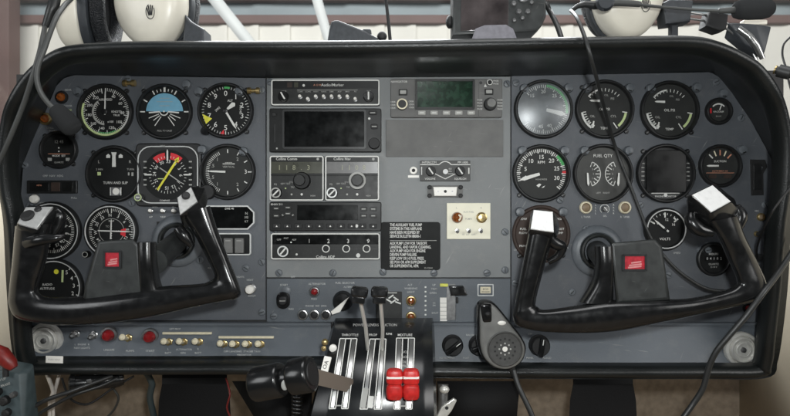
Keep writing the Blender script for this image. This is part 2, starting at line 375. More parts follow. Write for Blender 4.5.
for (t, x, z, s) in [('NAV LIGHTS', 82, 348, 3.2), ('UNSAFE', 109, 350, 3.4), ('PUMPS', 130, 351, 3.2), ('START', 150, 351, 3.4), ('L   ENGINE   R', 82, 344.5, 2.6), ('L', 168, 349, 3), ('BATT', 168, 353, 3), ('ALTERNATOR', 184, 349.5, 2.8), ('GEN', 183, 353, 3), ('R', 198, 349, 3), ('BATT', 198, 353, 3), ('LEFT PROP', 175, 329, 2.6),
                   ('OFF LANDING  STROBE TAXI', 242, 351.5, 3.1), ('MAGNETOS', 244, 355, 3), ('L', 224, 347.5, 2.6), ('R', 236, 347.5, 2.6), ('L', 248, 347.5, 2.6), ('R', 260, 347.5, 2.6),
                   ('INSTRUMENT', 447, 358, 2.8), ('POST', 466, 358, 2.8), ('RADIO', 470, 335, 2.8), ('PANEL', 530, 358, 2.8), ('FLOOD', 547, 358, 2.8), ('DIM', 530, 334, 2.6)]:
    y = LY(z) - 0.0012; L(t, x, z, s, 'soft_ink', y)
for k_, m_ in SH.items(): pan(k_, m_)

# ------------------------------------------------------------------ padded glareshield that frames the panel
OUT = [(24, 377, -.07), (14, 366, -.075), (9, 340, -.085), (6, 285, -.10), (2, 225, -.115), (-5, 190, -.125), (-7, 155, -.135), (-3, 118, -.145), (5, 95, -.155), (20, 72, -.16), (40, 54, -.165), (61, 44, -.168), (95, 40, -.17), (150, 38.5, -.17), (270, 38.5, -.17), (400, 37.5, -.17), (520, 35.5, -.17), (640, 33.5, -.17), (695, 33.5, -.17), (722, 39, -.168), (746, 49.5, -.165), (765, 62, -.16), (781, 83, -.155), (791, 106, -.145), (797, 140, -.135), (796, 185, -.125), (790, 226, -.115), (786, 280, -.10), (780, 335, -.085), (776, 366, -.075), (766, 379, -.07), (700, 380, -.07), (560, 380, -.07), (440, 379, -.07), (300, 377, -.07), (150, 377, -.07), (60, 377, -.07)]
INN = [(34, 355, -.027), (30, 350, -.022), (26, 332, -.004), (20, 285, 0), (19, 222, 0), (20, 195, 0), (22, 166, 0), (33, 138, 0), (44, 113, 0), (55, 87, 0), (63, 78, 0), (74, 75, 0), (100, 75.5, 0), (150, 76, 0), (270, 77.5, 0), (400, 77, 0), (520, 76, 0), (640, 73.5, 0), (706, 72, 0), (717, 75, 0), (728, 87, 0), (742, 106, 0), (757, 130, 0), (769, 153, 0), (777, 171, 0), (780, 198, 0), (780, 235, 0), (780, 280, 0), (776, 322, -.004), (768, 350, -.022), (760, 363, -.027), (700, 363, -.027), (560, 363, -.027), (440, 362, -.027), (300, 355, -.027), (150, 355, -.027), (60, 355, -.027)]
Ow = [P(*p) for p in OUT]; Iw = [P(*p) for p in INN]
Os = spline(Ow, 6, True); Is = spline(Iw, 6, True); n = len(Os)
nrm = []
for i in range(n):
    t = Os[(i + 1) % n] - Os[i - 1]; t.y = 0; t.normalize()
    v = Vector((t.z, 0, -t.x)); c = Vector((0, 0, ZC)) - Os[i]; c.y = 0
    # clockwise from bottom left: inward is on the right-hand side
    nrm.append(v if True else v)
sgn = 1 if nrm[n // 2].z < 0 or True else 1
mid = Os[6 * 15]; 
if (Vector((0, 0, ZC)) - mid).dot(nrm[6 * 15]) < 0: nrm = [-v for v in nrm]
def fr_ring(din, dy, mix=0.0):
    out = []
    for i in range(n):
        a = Os[i] + nrm[i] * din + Vector((0, dy, 0)); out.append(a.lerp(Is[i], mix))
    return out
GS = thing('glareshield', 'black padded vinyl glareshield wrapping round the whole instrument panel', 'glareshield', 395, 208, 0); GS.scale = (1, 1, 1); GS.location = P(395, 60, -.17)
mb = MB()
rings = [[Vector((p.x, 0.03, p.z)) - nrm[i] * .02 for i, p in enumerate(Is)], [(Os[i].lerp(Is[i], .30)) - nrm[i] * .006 for i in range(n)], fr_ring(0.0, .024), fr_ring(0.0, .014), fr_ring(.0012, .007), fr_ring(.004, .002), fr_ring(.008, 0), fr_ring(.012, .0012), fr_ring(.0155, .005), fr_ring(.0175, .011), fr_ring(.0175, .018), fr_ring(.0185, .024), fr_ring(.0150, .030, .16), fr_ring(.004, .016, .55), fr_ring(.001, .008, .85), [p + Vector((0, 0.004, 0)) for p in Is]]
mb.loft(rings, 'vinyl', caps=False)
def gs(name, mb, angle=60):
    o = mb.build(name, angle=angle); o.parent = GS; o.matrix_parent_inverse = Matrix.Translation(GS.location).inverted(); return o
gs('padded_lip', mb, 180)
mb = MB()   # deck on top, running forward to the windscreen
top = [Os[i] for i in range(6 * 11, 6 * 19 + 1)]
back = [Vector((p.x * 1.28, 0.42, p.z - 0.002)) for p in top]
mb.loft([[Vector((p.x, p.y + .02, p.z - .0008)) for p in top], [Vector((p.x * 1.12, 0.0, p.z - .0012)) for p in top], back, [p - Vector((0, 0, .012)) for p in back]], 'dark_vinyl', closed_ring=False, caps=False)
gs('deck', mb)
mb = MB(); mb.box(0, 0, 17, 7, 0.5, -0.6, 'white_plastic', 0.2); mb.text('PUSH VENT', 0, 0, 2.6, -0.75, 'dim_ink')
o = mb.build('paper_label'); place(o, 54.5, 359.5, -0.079); o.rotation_euler = (0, R(2), 0); tag(o, 'small white paper label on the black lip below left air vent', 'label')

# ------------------------------------------------------------------ gauges
def gauge_base(px, py, r, name, label, face='dial_black', bez='bezel_black', screws=True, rim=None, cat='gauge', depth=5.0):
    t = thing(name, label, cat, px, py, 0.0)
    mb = MB()
    mb.lathe([(r + 0.6, 0.4), (r + 0.6, -depth * .5), (r, -depth * .85), (r - 0.8, -depth), (r - 1.8, -depth), (r - 2.6, -depth * .8), (r - 3.2, -1.2), (r - 3.2, 0.3)], bez, n=56, caps=False)
    mb.build('bezel', t)
    if rim:
        mb = MB(); mb.lathe([(r - 1.5, -depth + .4), (r - 1.5, -depth - .4), (r - 2.1, -depth - .5), (r - 2.6, -depth)], rim, n=56, caps=False); mb.build('rim', t)
    if screws:
        for sx, sz in ((1, 1), (1, -1), (-1, 1), (-1, -1)):
            mb = MB(); q = r * .76; mb.lathe([(2.4, .3), (2.4, -.8), (1.9, -1.4), (.01, -1.5)], 'bezel_black', sx * q, sz * q, 14, caps=False)
            mb.line(sx * q - 1.5, sz * q - .9, sx * q + 1.5, sz * q + .9, .5, -1.7, 'dull_steel'); mb.build('mounting_screw', t)
    d = MB(); d.disc(r - 2.9, -1.0, face)
    return t, d
YM = -1.25
def ticks(d, a0, a1, n, r0, r1, w, mat='white_ink', maj=0, r0m=None, wm=None):
    for i in range(n + 1):
        a = a0 + (a1 - a0) * i / n
        if maj and i % maj == 0: d.tick(a, r0m if r0m else r0, r1, wm or w * 1.6, YM, mat)
        else: d.tick(a, r0, r1, w, YM, mat)
def pos(a, r): return r * math.sin(R(a)), r * math.cos(R(a))
def needle(t, a, r0, r1, w0, w1, mat='white_ink', y=-2.6, name='needle', cx=0, cz=0, hub=0):
    mb = MB(); sa, ca = math.sin(R(a)), math.cos(R(a))
    def q(u, v): return (cx + u * sa + v * ca, cz + u * ca - v * sa)
    mb.prism([q(r0, -w0), q(r1 * .82 + r0 * .18, -w1), q(r1, -w1 * .25), q(r1, w1 * .25), q(r1 * .82 + r0 * .18, w1), q(r0, w0)], y + .4, y, mat)
    if hub: mb.lathe([(hub, -1), (hub, y - .6), (hub * .6, y - 1), (.01, y - 1)], 'bezel_black', cx, cz, 16, caps=False)
    return mb.build(name, t)

# airspeed
t, d = gauge_base(106, 112, 27.5, 'airspeed_indicator', 'black airspeed indicator with white arc, top left of the pilot gauges')
ticks(d, 0, 350, 70, 20.5, 23.5, .5, maj=5, r0m=18.5); d.arc(235, 292, 22, 24, YM - .1, 'lume'); d.arc(140, 235, 22, 24, YM - .1, 'lume'); d.arc(88, 140, 22.2, 24, YM - .1, 'white_ink'); d.arc(150, 200, 20.8, 21.6, YM - .1, 'green_ink')
d.arc(185, 325, 11.5, 13.5, YM, 'dim_ink'); ticks(d, 190, 320, 12, 9.5, 12.5, .5)
for i, s in enumerate(['40', '60', '80', '100', '120', '140', '160', '180', '200', '220']): x, z = pos(28 + i * 33, 17); d.text(s, x, z, 4.4, YM, 'white_ink')
d.text('AIRSPEED', 0, 12, 3.6, YM, 'white_ink'); d.text('KNOTS', 11, 0, 3.4, YM, 'white_ink'); d.text('TRUE', 11, -3.5, 3, YM, 'white_ink'); d.text('x100', 5, -10, 3.4, YM, 'white_ink')
d.build('dial', t); needle(t, 1, -3, 21, .7, .5, hub=2.6)
# attitude
t, d = gauge_base(165, 112, 27.5, 'attitude_indicator', 'round attitude indicator with pale blue sky half above black ground')
d.arc(-88, 88, 0.1, 18.5, YM, 'sky_blue')
for a in (-60, -30, 0, 30, 60): d.tick(a, 19.8, 24 if a else 25, 1.2 if a else 2, YM, 'white_ink')
for a in (-20, -10, 10, 20): d.tick(a, 20.5, 23, .8, YM, 'white_ink')
for a in (-90, 90): d.tick(a, 19.5, 25, 1.2, YM, 'white_ink')
for a in (112, 128, 145, -112, -128, -145): d.tick(a, 6, 17 if abs(a) != 128 else 14, .8, YM, 'white_ink')
for z, w in ((10, 8), (6, 5), (13.5, 5)): d.line(-w, z, w, z, .5, YM - .1, 'dim_ink')
d.text('PULL TO CAGE', 0, -19, 2.4, YM, 'dim_ink')
d.build('dial', t)
mb = MB(); mb.line(-15, -1.2, -4, -.2, 1.4, -3, 'white_ink'); mb.line(4, -.2, 15, -1.2, 1.4, -3, 'white_ink'); mb.arc(100, 260, 3.4, 4.5, -3, 'white_ink', 0, .2); mb.disc(.9, -3, 'white_ink'); mb.build('aircraft_symbol', t)
# altimeter
t, d = gauge_base(226, 111, 27.5, 'altimeter', 'altimeter with white numerals and yellow wedge, top right of the pilot gauges')
ticks(d, 0, 360, 50, 21.5, 23.8, .45, maj=5, r0m=20.5)
for i in range(10): x, z = pos(i * 36, 17.2); d.text(str(i), x, z, 8.2, YM, 'white_ink')
d.flat([pos(262, 23.5), pos(236, 23.5), pos(240, 15.5)], YM - .1, 'yellow_ink'); d.flat([pos(193, 23.5), pos(183, 23.5), pos(186, 19)], YM - .1, 'red_ink'); d.arc(-4, 10, 22, 24, YM - .1, 'green_ink')
d.text('ALT', 4.5, 10, 3.4, YM, 'white_ink'); d.text('2992', -8, 1.5, 3.4, YM, 'white_ink', 40); d.text('INCHES', 14.8, 1, 3, YM, 'white_ink', -90)
d.build('dial', t); needle(t, 52, 2.5, 12, 1.0, 2.4, hub=2.4); needle(t, 149, 1, 21, 1.0, 1.0, y=-3.2)
mb = MB(); mb.lathe([(4.2, -1), (4.2, -6), (3.6, -7.5), (.01, -7.6)], 'black_plastic', -19.5, -20.5, 18, caps=False); mb.build('setting_knob', t)
# turn and slip
t, d = gauge_base(115, 174, 28, 'turn_and_slip_indicator', 'turn and slip indicator with one broad white upright needle')
for x in (-6.2, 6.2): d.flat([(x - 2, 16), (x + 2, 16), (x + 2, 18.5), (x, 20), (x - 2, 18.5)], YM, 'white_ink')
d.text('L', -15.5, 12, 4.5, YM, 'dim_ink'); d.text('R', 15.5, 12, 4.5, YM, 'dim_ink'); d.text('2 MIN', -15, 4.5, 3, YM, 'dim_ink'); d.text('TURN', 16, 4.5, 3, YM, 'dim_ink'); d.flat([(-17, -1.5), (-13.5, -1.5), (-13.5, 1.8), (-17, 1.8)], YM, 'lume'); d.flat([(13.5, -1.5), (15, -1.5), (15, 1.5), (13.5, 1.5)], YM, 'dim_ink'); d.flat([(17, -2), (19, -2), (19, 1.5), (17, 1.5)], YM, 'dim_ink')
d.text('TURN AND SLIP', 1, -9, 4.0, YM, 'white_ink', sx=.95)
d.build('dial', t)
mb = MB(); mb.prism([(-1.8, 7), (1.8, 7), (1.6, 18), (2.6, 21.5), (-2.6, 21.5), (-1.6, 18)], -2, -2.5, 'white_ink'); mb.build('needle', t)
mb = MB(); mb.box(1, -17.5, 11, 9, -1.2, -2.2, 'dull_steel', .4, 2.5); mb.disc(3.4, -2.4, 'white_plastic', 2, -17.5); mb.line(-3.4, -13.5, -3.4, -21.5, .9, -2.5, 'white_ink'); mb.line(7, -13.5, 7, -21.5, .9, -2.5, 'white_ink'); mb.build('slip_ball', t)
# HSI
t = thing('horizontal_situation_indicator', 'square gyro compass with red arc and yellow diagonal course needle', 'gauge', 169.5, 175)
mb = MB(); mb.box(0, 0, 65, 63, .4, -4, 'bezel_black', 1.2, 5); mb.frame(rr(60, 57, 13, 5, 0, 0), .95, -4, -4.9, 'silver_line'); mb.build('case', t)
d = MB(); d.disc(25, -4.6, 'dial_black'); YH = -4.9
d.arc(-42, -8, 15.5, 22, YH, 'red_ink'); d.arc(8, 42, 15.5, 22, YH, 'red_ink')
for i in range(36): d.tick(i * 10, 16.8 if i % 3 else 15.5, 18.8, .5, YH - .1, 'white_ink')
for i, s in enumerate(['N', '3', '6', 'E', '12', '15', 'S', '21', '24', 'W', '30', '33']):
    a = i * 30 + 33; x, z = pos(a, 13); d.text(s, x, z, 5, YH - .1, 'white_ink', -a)
for a in (90, 270): d.tick(a, 16, 23, 1.4, YH - .2, 'white_ink')
for z in (13, 7, 1, -5, -10): d.line(-24, z, -21, z, 1.3, YH, 'dim_ink'); d.line(21, z, 24, z, 1.3, YH, 'dim_ink')
d.text('HDG', -5, 28.5, 2.6, YH, 'dim_ink'); d.text('COMPASS', -3, -25.7, 2.6, YH, 'white_ink'); d.line(-8, 7, 12, -7, 1.0, YH - .2, 'dim_ink')
d.build('dial', t)
needle(t, 33, -18, 18, .9, 1.1, 'yellow_ink', -5.8); mb = MB(); mb.prism([pos(24, 16), pos(33, 21), pos(42, 16)], -5.3, -5.8, 'yellow_ink'); mb.line(-9.5, -4, -3, -4, .8, -5.8, 'lume'); mb.build('course_arrow', t)
needle(t, 0, 14, 25, .8, .8, 'white_ink', -5.9, 'lubber_line')
mb = MB(); mb.lathe([(3.6, -3.8), (3.6, -7), (3, -7.6), (.01, -7.7)], 'dull_steel', -28.5, -22.5, 18, caps=False); mb.arc(0, 360, 2.8, 3.7, -7.9, 'lume', -28.5, -22.5); mb.line(-30.3, -22.5, -26.7, -22.5, 1, -7.9, 'white_ink'); mb.build('setting_knob', t)
mb = MB(); mb.lathe([(3.6, -3.8), (3.6, -7), (3, -7.6), (.01, -7.7)], 'dull_steel', 28, -22.5, 18, caps=False); mb.build('setting_knob', t)
# VSI
t, d = gauge_base(228, 172, 27.5, 'vertical_speed_indicator', 'vertical speed indicator with one white needle pointing straight left', 'dial_grey', screws=False)
ticks(d, 205, 335, 26, 18.6, 22, .5); 
for a, s in ((320, '1'), (292, '.5'), (250, '.5'), (220, '1'), (38, '2'), (142, '2')): x, z = pos(a, 16); d.text(s, x, z, 5.2, YM, 'dim_ink')
for a in (0, 180, 30, 60, 120, 150): d.tick(a, 19, 22.5, 1.0, YM, 'white_ink')
d.text('3', 18, 0, 6.4, YM, 'white_ink'); d.line(20, 0, 24, 0, 1, YM, 'white_ink'); d.line(-5, 8, 7, 8, 1.3, YM, 'dim_ink'); d.text('VERTICAL', 1, 5, 3, YM, 'dim_ink'); d.text('SPEED', 1, 8.6, 3, YM, 'white_ink')
d.build('dial', t); needle(t, 272, 2, 19.5, 1.0, .8)
mb = MB(); mb.lathe([(7.5, 0), (7.5, -6), (6.6, -7.2), (.01, -7.4)], 'matte_black', -19, -20, 22, caps=False); mb.build('setting_knob', t)
# radio compass, partly behind the yoke grip
t, d = gauge_base(53, 231, 29, 'radio_compass', 'silver rimmed compass dial half hidden behind left grip of pilot yoke', rim='silver_line', screws=False)
ticks(d, 0, 350, 70, 19, 22, .5, maj=5, r0m=17)
for i, s in enumerate(['N', '3', '6', 'E', '12', '15', 'S', '21', '24', 'W', '30', '33']): a = i * 30 + 10; x, z = pos(a, 14.5); d.text(s, x, z, 5, YM, 'white_ink', -a)
d.build('dial', t); needle(t, 140, -12, 15, .7, .9)
# VOR
t, d = gauge_base(112, 231, 26.5, 'course_deviation_indicator', 'silver rimmed course indicator with crossed white needles and red flag', rim='silver_line', screws=False)
ticks(d, 0, 350, 70, 19.8, 22.5, .5, maj=5, r0m=18)
for i, s in enumerate(['33', 'N', '3', '6', 'E', '12', '15', 'S', '21', '24', 'W', '30']): a = i * 30 - 35; x, z = pos(a, 15.8); d.text(s, x, z, 4.8, YM, 'white_ink', -a)
d.arc(0, 360, 12.2, 12.7, YM, 'dim_ink')
for i in range(-4, 5):
    if i: d.disc(.6, YM, 'white_ink', i * 2.4, 0, 8); d.disc(.6, YM, 'white_ink', 0, i * 2.4, 8)
d.flat([(9, -3.5), (14, -6), (14.5, 3), (9.5, 1.5)], YM - .1, 'red_ink'); d.text('TO', -4, 4.5, 3, YM, 'dim_ink'); d.text('NAV', 0, 10, 3, YM, 'white_ink')
d.build('dial', t); needle(t, 2, -8, 12, .6, .6); needle(t, 92, -13, 21, .6, .6)
mb = MB(); mb.lathe([(3.6, 0), (3.6, -5), (3, -6), (.01, -6.1)], 'black_plastic', -24, -23, 18, caps=False); mb.arc(0, 360, 2.2, 2.9, -6.3, 'dim_ink', -24, -23); mb.build('setting_knob', t)
# radio altimeter
t, d = gauge_base(56, 287, 28, 'radio_altitude_gauge', 'black gauge with yellow dot low behind the left grip of pilot yoke', rim='silver_line', screws=False)
d.disc(2.4, YM - .1, 'yellow_ink', 1, 15.5); d.flat([(6, 5), (8, 5), (8.4, 17), (6.4, 17)], YM - .1, 'lume')
for i, (a, s) in enumerate(((38, '5'), (62, '4'), (86, '3'), (110, '2'), (134, '1'), (158, '0'))): x, z = pos(a, 18.5); d.text(s, x, z, 6, YM, 'white_ink'); d.tick(a, 22, 24.5, 1, YM, 'white_ink')
d.text('RADIO', -8, 2.5, 3.6, YM, 'white_ink'); d.text('ALTITUDE', -8, -1.5, 3.6, YM, 'white_ink'); ticks(d, 160, 250, 14, 21, 24, .7)
d.build('dial', t)
# clock
t, d = gauge_base(59.5, 150, 18.5, 'panel_clock', 'small black digital clock under the mic foam at far left', screws=True)
d.text('12 45', 0, 8, 4.6, YM, 'dim_ink'); d.disc(.7, YM, 'white_ink', 0, 2, 8); d.disc(.7, YM, 'white_ink', 0, -1.5, 8); d.text('MODE  SET', 0, -6, 3, YM, 'white_ink'); d.line(-11, -4, 11, -4, .5, YM, 'orange_ink')
for x in (-9, 9): d.flat([(x - 2, -11), (x + 2, -11), (x + 2, -8), (x - 2, -8)], YM - .1, 'dim_ink')
d.text('QUARTZ', 0, -12.5, 2.6, YM, 'dim_ink'); d.build('dial', t)

# right hand gauges
t, d = gauge_base(543, 109.5, 29, 'manifold_pressure_gauge', 'manifold pressure gauge with white window glare across its glass', 'dial_grey', screws=False)
ticks(d, -45, 230, 55, 21.5, 24.5, .6, maj=5, r0m=20); d.arc(8, 100, 22.5, 25, YM - .1, 'green_ink')
for a, s in ((-40, '15'), (0, '20'), (40, '25'), (160, '40'), (188, '45')): x, z = pos(a, 17.5); d.text(s, x, z, 5.4, YM, 'white_ink')
d.build('dial', t); needle(t, 104, 3, 22, 1.6, 2.3)
mb = MB(); mb.lathe([(26, -4.2), (22, -5.3), (17, -6.3), (11, -7.2), (5, -7.7), (.01, -7.8)], 'glare_haze_glass', n=48, caps=False); mb.build('glass', t)
def triple(px, py, label):
    t, d = gauge_base(px, py, 29, 'engine_triple_gauge', label, 'dial_grey', screws=True); t['group'] = 'oil and cylinder gauges'
    d.arc(-48, -10, 19.5, 21, YM, 'white_ink'); ticks(d, -50, 45, 9, 18, 21, .7); d.text('OIL', 2, 14, 3, YM, 'dim_ink'); d.text('PSI', 8, 10.5, 3.4, YM, 'dim_ink')
    d.text('OIL PSI', 0, 0, 4, YM, 'white_ink'); d.text('OIL', -12, -7, 3.6, YM, 'dim_ink'); d.text('CYL', 9, -7, 3.6, YM, 'dim_ink'); d.text('TEMP', 0, -19, 3.8, YM, 'white_ink')
    d.arc(215, 262, 21.5, 23.5, YM, 'white_ink'); ticks(d, 212, 262, 7, 18.5, 22, .8); d.text('100', -16.5, -13, 3.4, YM, 'white_ink')
    d.arc(100, 140, 20.5, 22.8, YM, 'lume'); d.tick(98, 18, 23, 1, YM, 'white_ink'); d.tick(146, 16, 23, 1, YM, 'white_ink')
    d.build('dial', t); needle(t, 272, 5, 15, 1.1, .9, cz=8); needle(t, 190, 0, 7, .6, .9, cx=-11, cz=-12); return t
triple(604, 109.5, 'triple engine gauge crossed by the black cable, left of its twin'); triple(669, 110.5, 'triple engine gauge right of its twin, clear of the cable')
t, d = gauge_base(718, 111.5, 13, 'gyro_suction_gauge', 'smallest round gauge, alone in the top right corner of the panel', 'dial_grey', screws=False, rim=None)
d.arc(-50, 50, 6.8, 8, YM, 'white_ink'); d.text('VACUUM', 0, -.5, 2.8, YM, 'white_ink'); d.flat([(-8.5, -2), (-7, -2), (-7, 3), (-8.5, 3)], YM, 'red_ink'); d.text('IN HG', 0, -5, 2.2, YM, 'dim_ink'); d.build('dial', t); needle(t, 20, 1, 8, .5, .4)
t, d = gauge_base(541, 173.5, 28.5, 'tachometer', 'tachometer with white numerals and thick white needle near zero', 'dial_grey', screws=True)
ticks(d, -108, 130, 48, 21.3, 24.5, .7, maj=4, r0m=20.3); d.arc(42, 70, 22, 24.8, YM - .1, 'green_ink'); d.arc(84, 90, 21, 24.8, YM - .1, 'red_ink')
for a, s in ((-106, '0'), (-75, '5'), (-41, '10'), (0, '15'), (39, '20'), (73, '25'), (107, '30')): x, z = pos(a, 16.2); d.text(s, x, z, 6.4, YM, 'white_ink')
d.text('RPM', 0, 11, 4.4, YM, 'white_ink'); d.text('HUNDREDS', 0, -6, 2.4, YM, 'dim_ink'); d.flat([(-5, -12), (-2, -10), (0, -11), (-2.5, -14)], YM, 'white_ink'); d.flat([(0, -14.5), (2, -13), (4, -12), (2.5, -14)], YM, 'white_ink')
d.build('dial', t); needle(t, 253, 2, 22, 1.4, 1.9)
t, d = gauge_base(602.5, 174, 29.5, 'fuel_flow_gauge', 'fuel gauge with two back to back curved white scales', 'fuel_dial', screws=False)
d.text('FUEL QTY', 0, 18, 4.8, YM, 'white_ink')
for s in (-1, 1):
    cx = s * 15; a0, a1 = (20, 160) if s < 0 else (200, 340)
    d.arc(a0, a1, 12.2, 13, YM, 'white_ink', cx, 0)
    for i in range(9): d.tick(a0 + (a1 - a0) * i / 8, 7.5 if i % 2 == 0 else 9.5, 12.5, .8, YM, 'white_ink', cx, 0)
    for i, q in enumerate(('F', '3', '2', '1', 'E')): d.text(q, cx - s * (5.5 - abs(i - 2) * 1.0), 9 - i * 4.5, 3, YM, 'dim_ink')
d.text('LEFT   RIGHT', 0, -19, 2.6, YM, 'dim_ink'); d.build('dial', t)
for s in (-1, 1): needle(t, 180 + s * 4, -2, 11, .7, 1.1, cx=s * 15.5, cz=-1)
t, d = gauge_base(665, 173.5, 29, 'engine_monitor', 'round bezel engine monitor with large square black screen', 'bezel_black', screws=True)
for i in range(5):
    for s in (-1, 1): d.line(s * 22.5 - 1.6, 10 - i * 4.2, s * 22.5 + 1.6, 10 - i * 4.2, .8, YM, 'dim_ink')
d.line(-14, -19.8, 14, -19.8, .7, YM, 'white_ink'); d.text('ENGINE MONITOR', 0, -23, 2.8, YM, 'white_ink'); d.disc(1.8, YM - .1, 'white_ink', 0, -21.6, 12); d.build('dial', t)
mb = MB(); mb.box(0, 2, 40, 42, -1, -3.2, 'screen_black', .5); mb.build('screen', t)
t, d = gauge_base(719.5, 166, 21, 'fuel_pressure_gauge', 'small gauge with five fanned pale ticks, right of engine monitor', 'dial_grey', screws=False)
for a, m in ((-44, 'white_ink'), (-22, 'cream'), (0, 'orange_ink'), (22, 'cream'), (44, 'orange_ink')): d.tick(a, 10.5, 16, 1.3, YM, m)
d.text('SUCTION', 0, 4.5, 3.2, YM, 'white_ink'); d.line(-14, -7, 14, -7, .5, YM, 'orange_ink'); d.text('INSTRUMENT AIR', 0, -5.2, 2.2, YM, 'orange_ink')
for x in (-7.5, 7.5): d.box(x, -10.5, 8, 4, -1, -1.6, 'orange_ink' if 0 else 'dial_brown', .2, 1.5)
d.build('dial', t); needle(t, 270, 2, 14, .8, .9)
t, d = gauge_base(664.5, 229, 21, 'voltmeter', 'small black voltmeter with silver rim beside copilot yoke hub', rim='silver_line', screws=False)
for i, (a, s) in enumerate(((-62, '8'), (0, '12'), (52, '16'))): d.tick(a, 11.5, 16.5, 1.4, YM, 'white_ink'); x, z = pos(a + 10, 9.4); d.text(s, x, z, 4, YM, 'white_ink')
ticks(d, -62, 52, 8, 14, 16, .5); d.arc(38, 52, 13.5, 15, YM, 'white_ink'); d.text('VOLTS', 0, -10, 4, YM, 'white_ink'); d.build('dial', t); needle(t, -50, -4, 14, .9, .8, hub=1.5)
t, d = gauge_base(541, 234, 28.5, 'annunciator_dial', 'brown round warning dial behind left grip of the copilot yoke', 'dial_brown', 'dial_brown', screws=True, depth=3)
for z, a, b in ((15, 'LOW', 'HIGH'), (5, 'FUEL', 'BOOST'), (1, 'FLOW', 'PUMP'), (-12, 'PRIME', 'TEST')): d.text(a, -18, z, 3.4, YM, 'white_ink'); d.text(b, 18, z, 3.4, YM, 'white_ink')
d.build('dial', t)
mb = MB(); mb.lathe([(3.4, 0), (3.4, -6), (2.8, -7), (.01, -7.2)], 'matte_black', 20, -14, 16, caps=False); mb.build('setting_knob', t)
t, d = gauge_base(713, 259, 16.5, 'hour_meter', 'black hour meter with a row of white digits', screws=False, depth=4)
d.text('HOURS', 0, 5, 3.2, YM, 'white_ink'); d.box(0, .5, 18, 5, -1, -1.3, 'radio_dark'); 
for i, q in enumerate('04182'): d.text(q, -6.5 + i * 3.4, .5, 4, -1.6, 'white_ink')
d.text('QUARTZ', 0, -5, 2.8, YM, 'dim_ink'); d.text('12-24 V', 0, -8, 2.4, YM, 'dim_ink'); d.build('dial', t)
t, d = gauge_base(598, 251.5, 1, 'x', 'x') if 0 else (None, None)

# ------------------------------------------------------------------ post lights
pl = thing('post_light', 'x', 'post light', 200, 91, 0, 'grey post lights at gauge corners')
mb = MB(); mb.lathe([(5.0, .3), (5.0, -1.2), (4.6, -1.8), (4.5, -3.2), (4.0, -4.4), (2.4, -4.8), (.01, -4.9)], 'post_grey', n=20, caps=False); mb.build('cap', pl)
mb = MB(); mb.box(0, -3.0, 3.5, 1.2, -3.6, -4.9, 'bezel_black', .2); mb.build('light_slot', pl)
k = 0
for x, z, l in [(199.5, 92, 'between attitude indicator and altimeter'), (187.5, 85, 'above right of the attitude indicator'), (240, 91.5, 'over the upper right edge of altimeter'), (244, 152, 'over the upper right edge of vertical speed indicator'), (203, 150, 'left of the vertical speed indicator top'), (79, 92, 'left of airspeed indicator'), (524, 89, 'at upper left edge of manifold pressure gauge'), (568, 88.5, 'at upper right of the manifold pressure gauge'), (587, 88.5, 'at upper left of cable crossed triple gauge'), (629, 88.5, 'at upper right of cable crossed triple gauge'), (650, 89, 'at upper left of the clear triple gauge'), (696, 88, 'at upper right of the clear triple gauge'), (522, 151, 'at upper left of the tachometer'), (564, 151, 'at upper right of the tachometer'), (584, 151, 'at upper left of the fuel gauge'), (628, 151, 'at upper right of the fuel gauge'), (722, 94, 'above the smallest round gauge'), (741, 150, 'at upper right of the fan ticked gauge'), (519.5, 212, 'at upper left of the brown dial'), (562.5, 212, 'at upper right of the brown dial'), (733, 215, 'right of copilot yoke right cap')]:
    s = 'grey post light ' + l
    if k == 0: place(pl, x, z); pl['label'] = s
    else: dup(pl, x, z, 0, s, (0, random.uniform(-.4, .4), 0))
    k += 1
for (x, z, s) in ((131, 84, 'brass knurled instrument light above right of airspeed indicator'), (254.5, 91.5, 'brass spool shaped light right of the altimeter')):
    t = thing('instrument_light', s, 'light', x, z)
    mb = MB(); mb.M = Matrix.Rotation(R(90), 4, 'Z'); mb.lathe([(.01, -6), (3.2, -6), (3.4, -2.8), (2.0, -2.2), (2.0, 2.2), (3.4, 2.8), (3.2, 6), (.01, 6)], 'brass', n=16, caps=False); mb.M = None
    o = mb.build('barrel', t); o.location.y = -4
    mb = MB(); mb.lathe([(2, .4), (2, -4)], 'dull_steel', n=10); mb.build('stem', t)

# ------------------------------------------------------------------ lamps, jacks and knobs
def lamp(px, py, r, lens, label, y=0.0, ring='dull_steel', name='indicator_lamp', cat='indicator lamp', group=None, h=5):
    t = thing(name, label, cat, px, py, y, group)
    mb = MB(); mb.lathe([(r, .6), (r, -1.6), (r - .6, -2.6), (r * .72, -2.8), (r * .70, -1.4)], ring, n=24, caps=False); mb.build('lamp_ring', t)
    mb = MB(); mb.lathe([(r * .69, -1.2), (r * .66, -h * .7), (r * .45, -h), (.01, -h * 1.08)], lens, n=20, caps=False); mb.build('lens', t); return t
lamp(62, 97.5, 6.5, 'amber_lens', 'amber lamp in a dark oval housing at top left corner', ring='bezel_black'); lamp(46, 119, 6.2, 'amber_lens', 'amber lamp with brass ring above the panel clock', ring='brass')
lamp(411, 300.5, 5.2, 'amber_lens', 'upper of two amber lamps right of the propeller levers', ring='brass'); lamp(411, 316.5, 5.2, 'amber_lens', 'lower of two amber lamps right of the propeller levers', ring='brass')
lamp(314.5, 291.5, 5.2, 'red_lens', 'small dark red lamp left of the round selector knob', ring='dull_steel')
lamp(585.5, 207.5, 6.3, 'dark_tan', 'cream ringed tank lamp under left side of fuel gauge', ring='cream', h=2); lamp(624.5, 207.5, 6.3, 'dark_tan', 'cream ringed tank lamp under right side of fuel gauge', ring='cream', h=2)
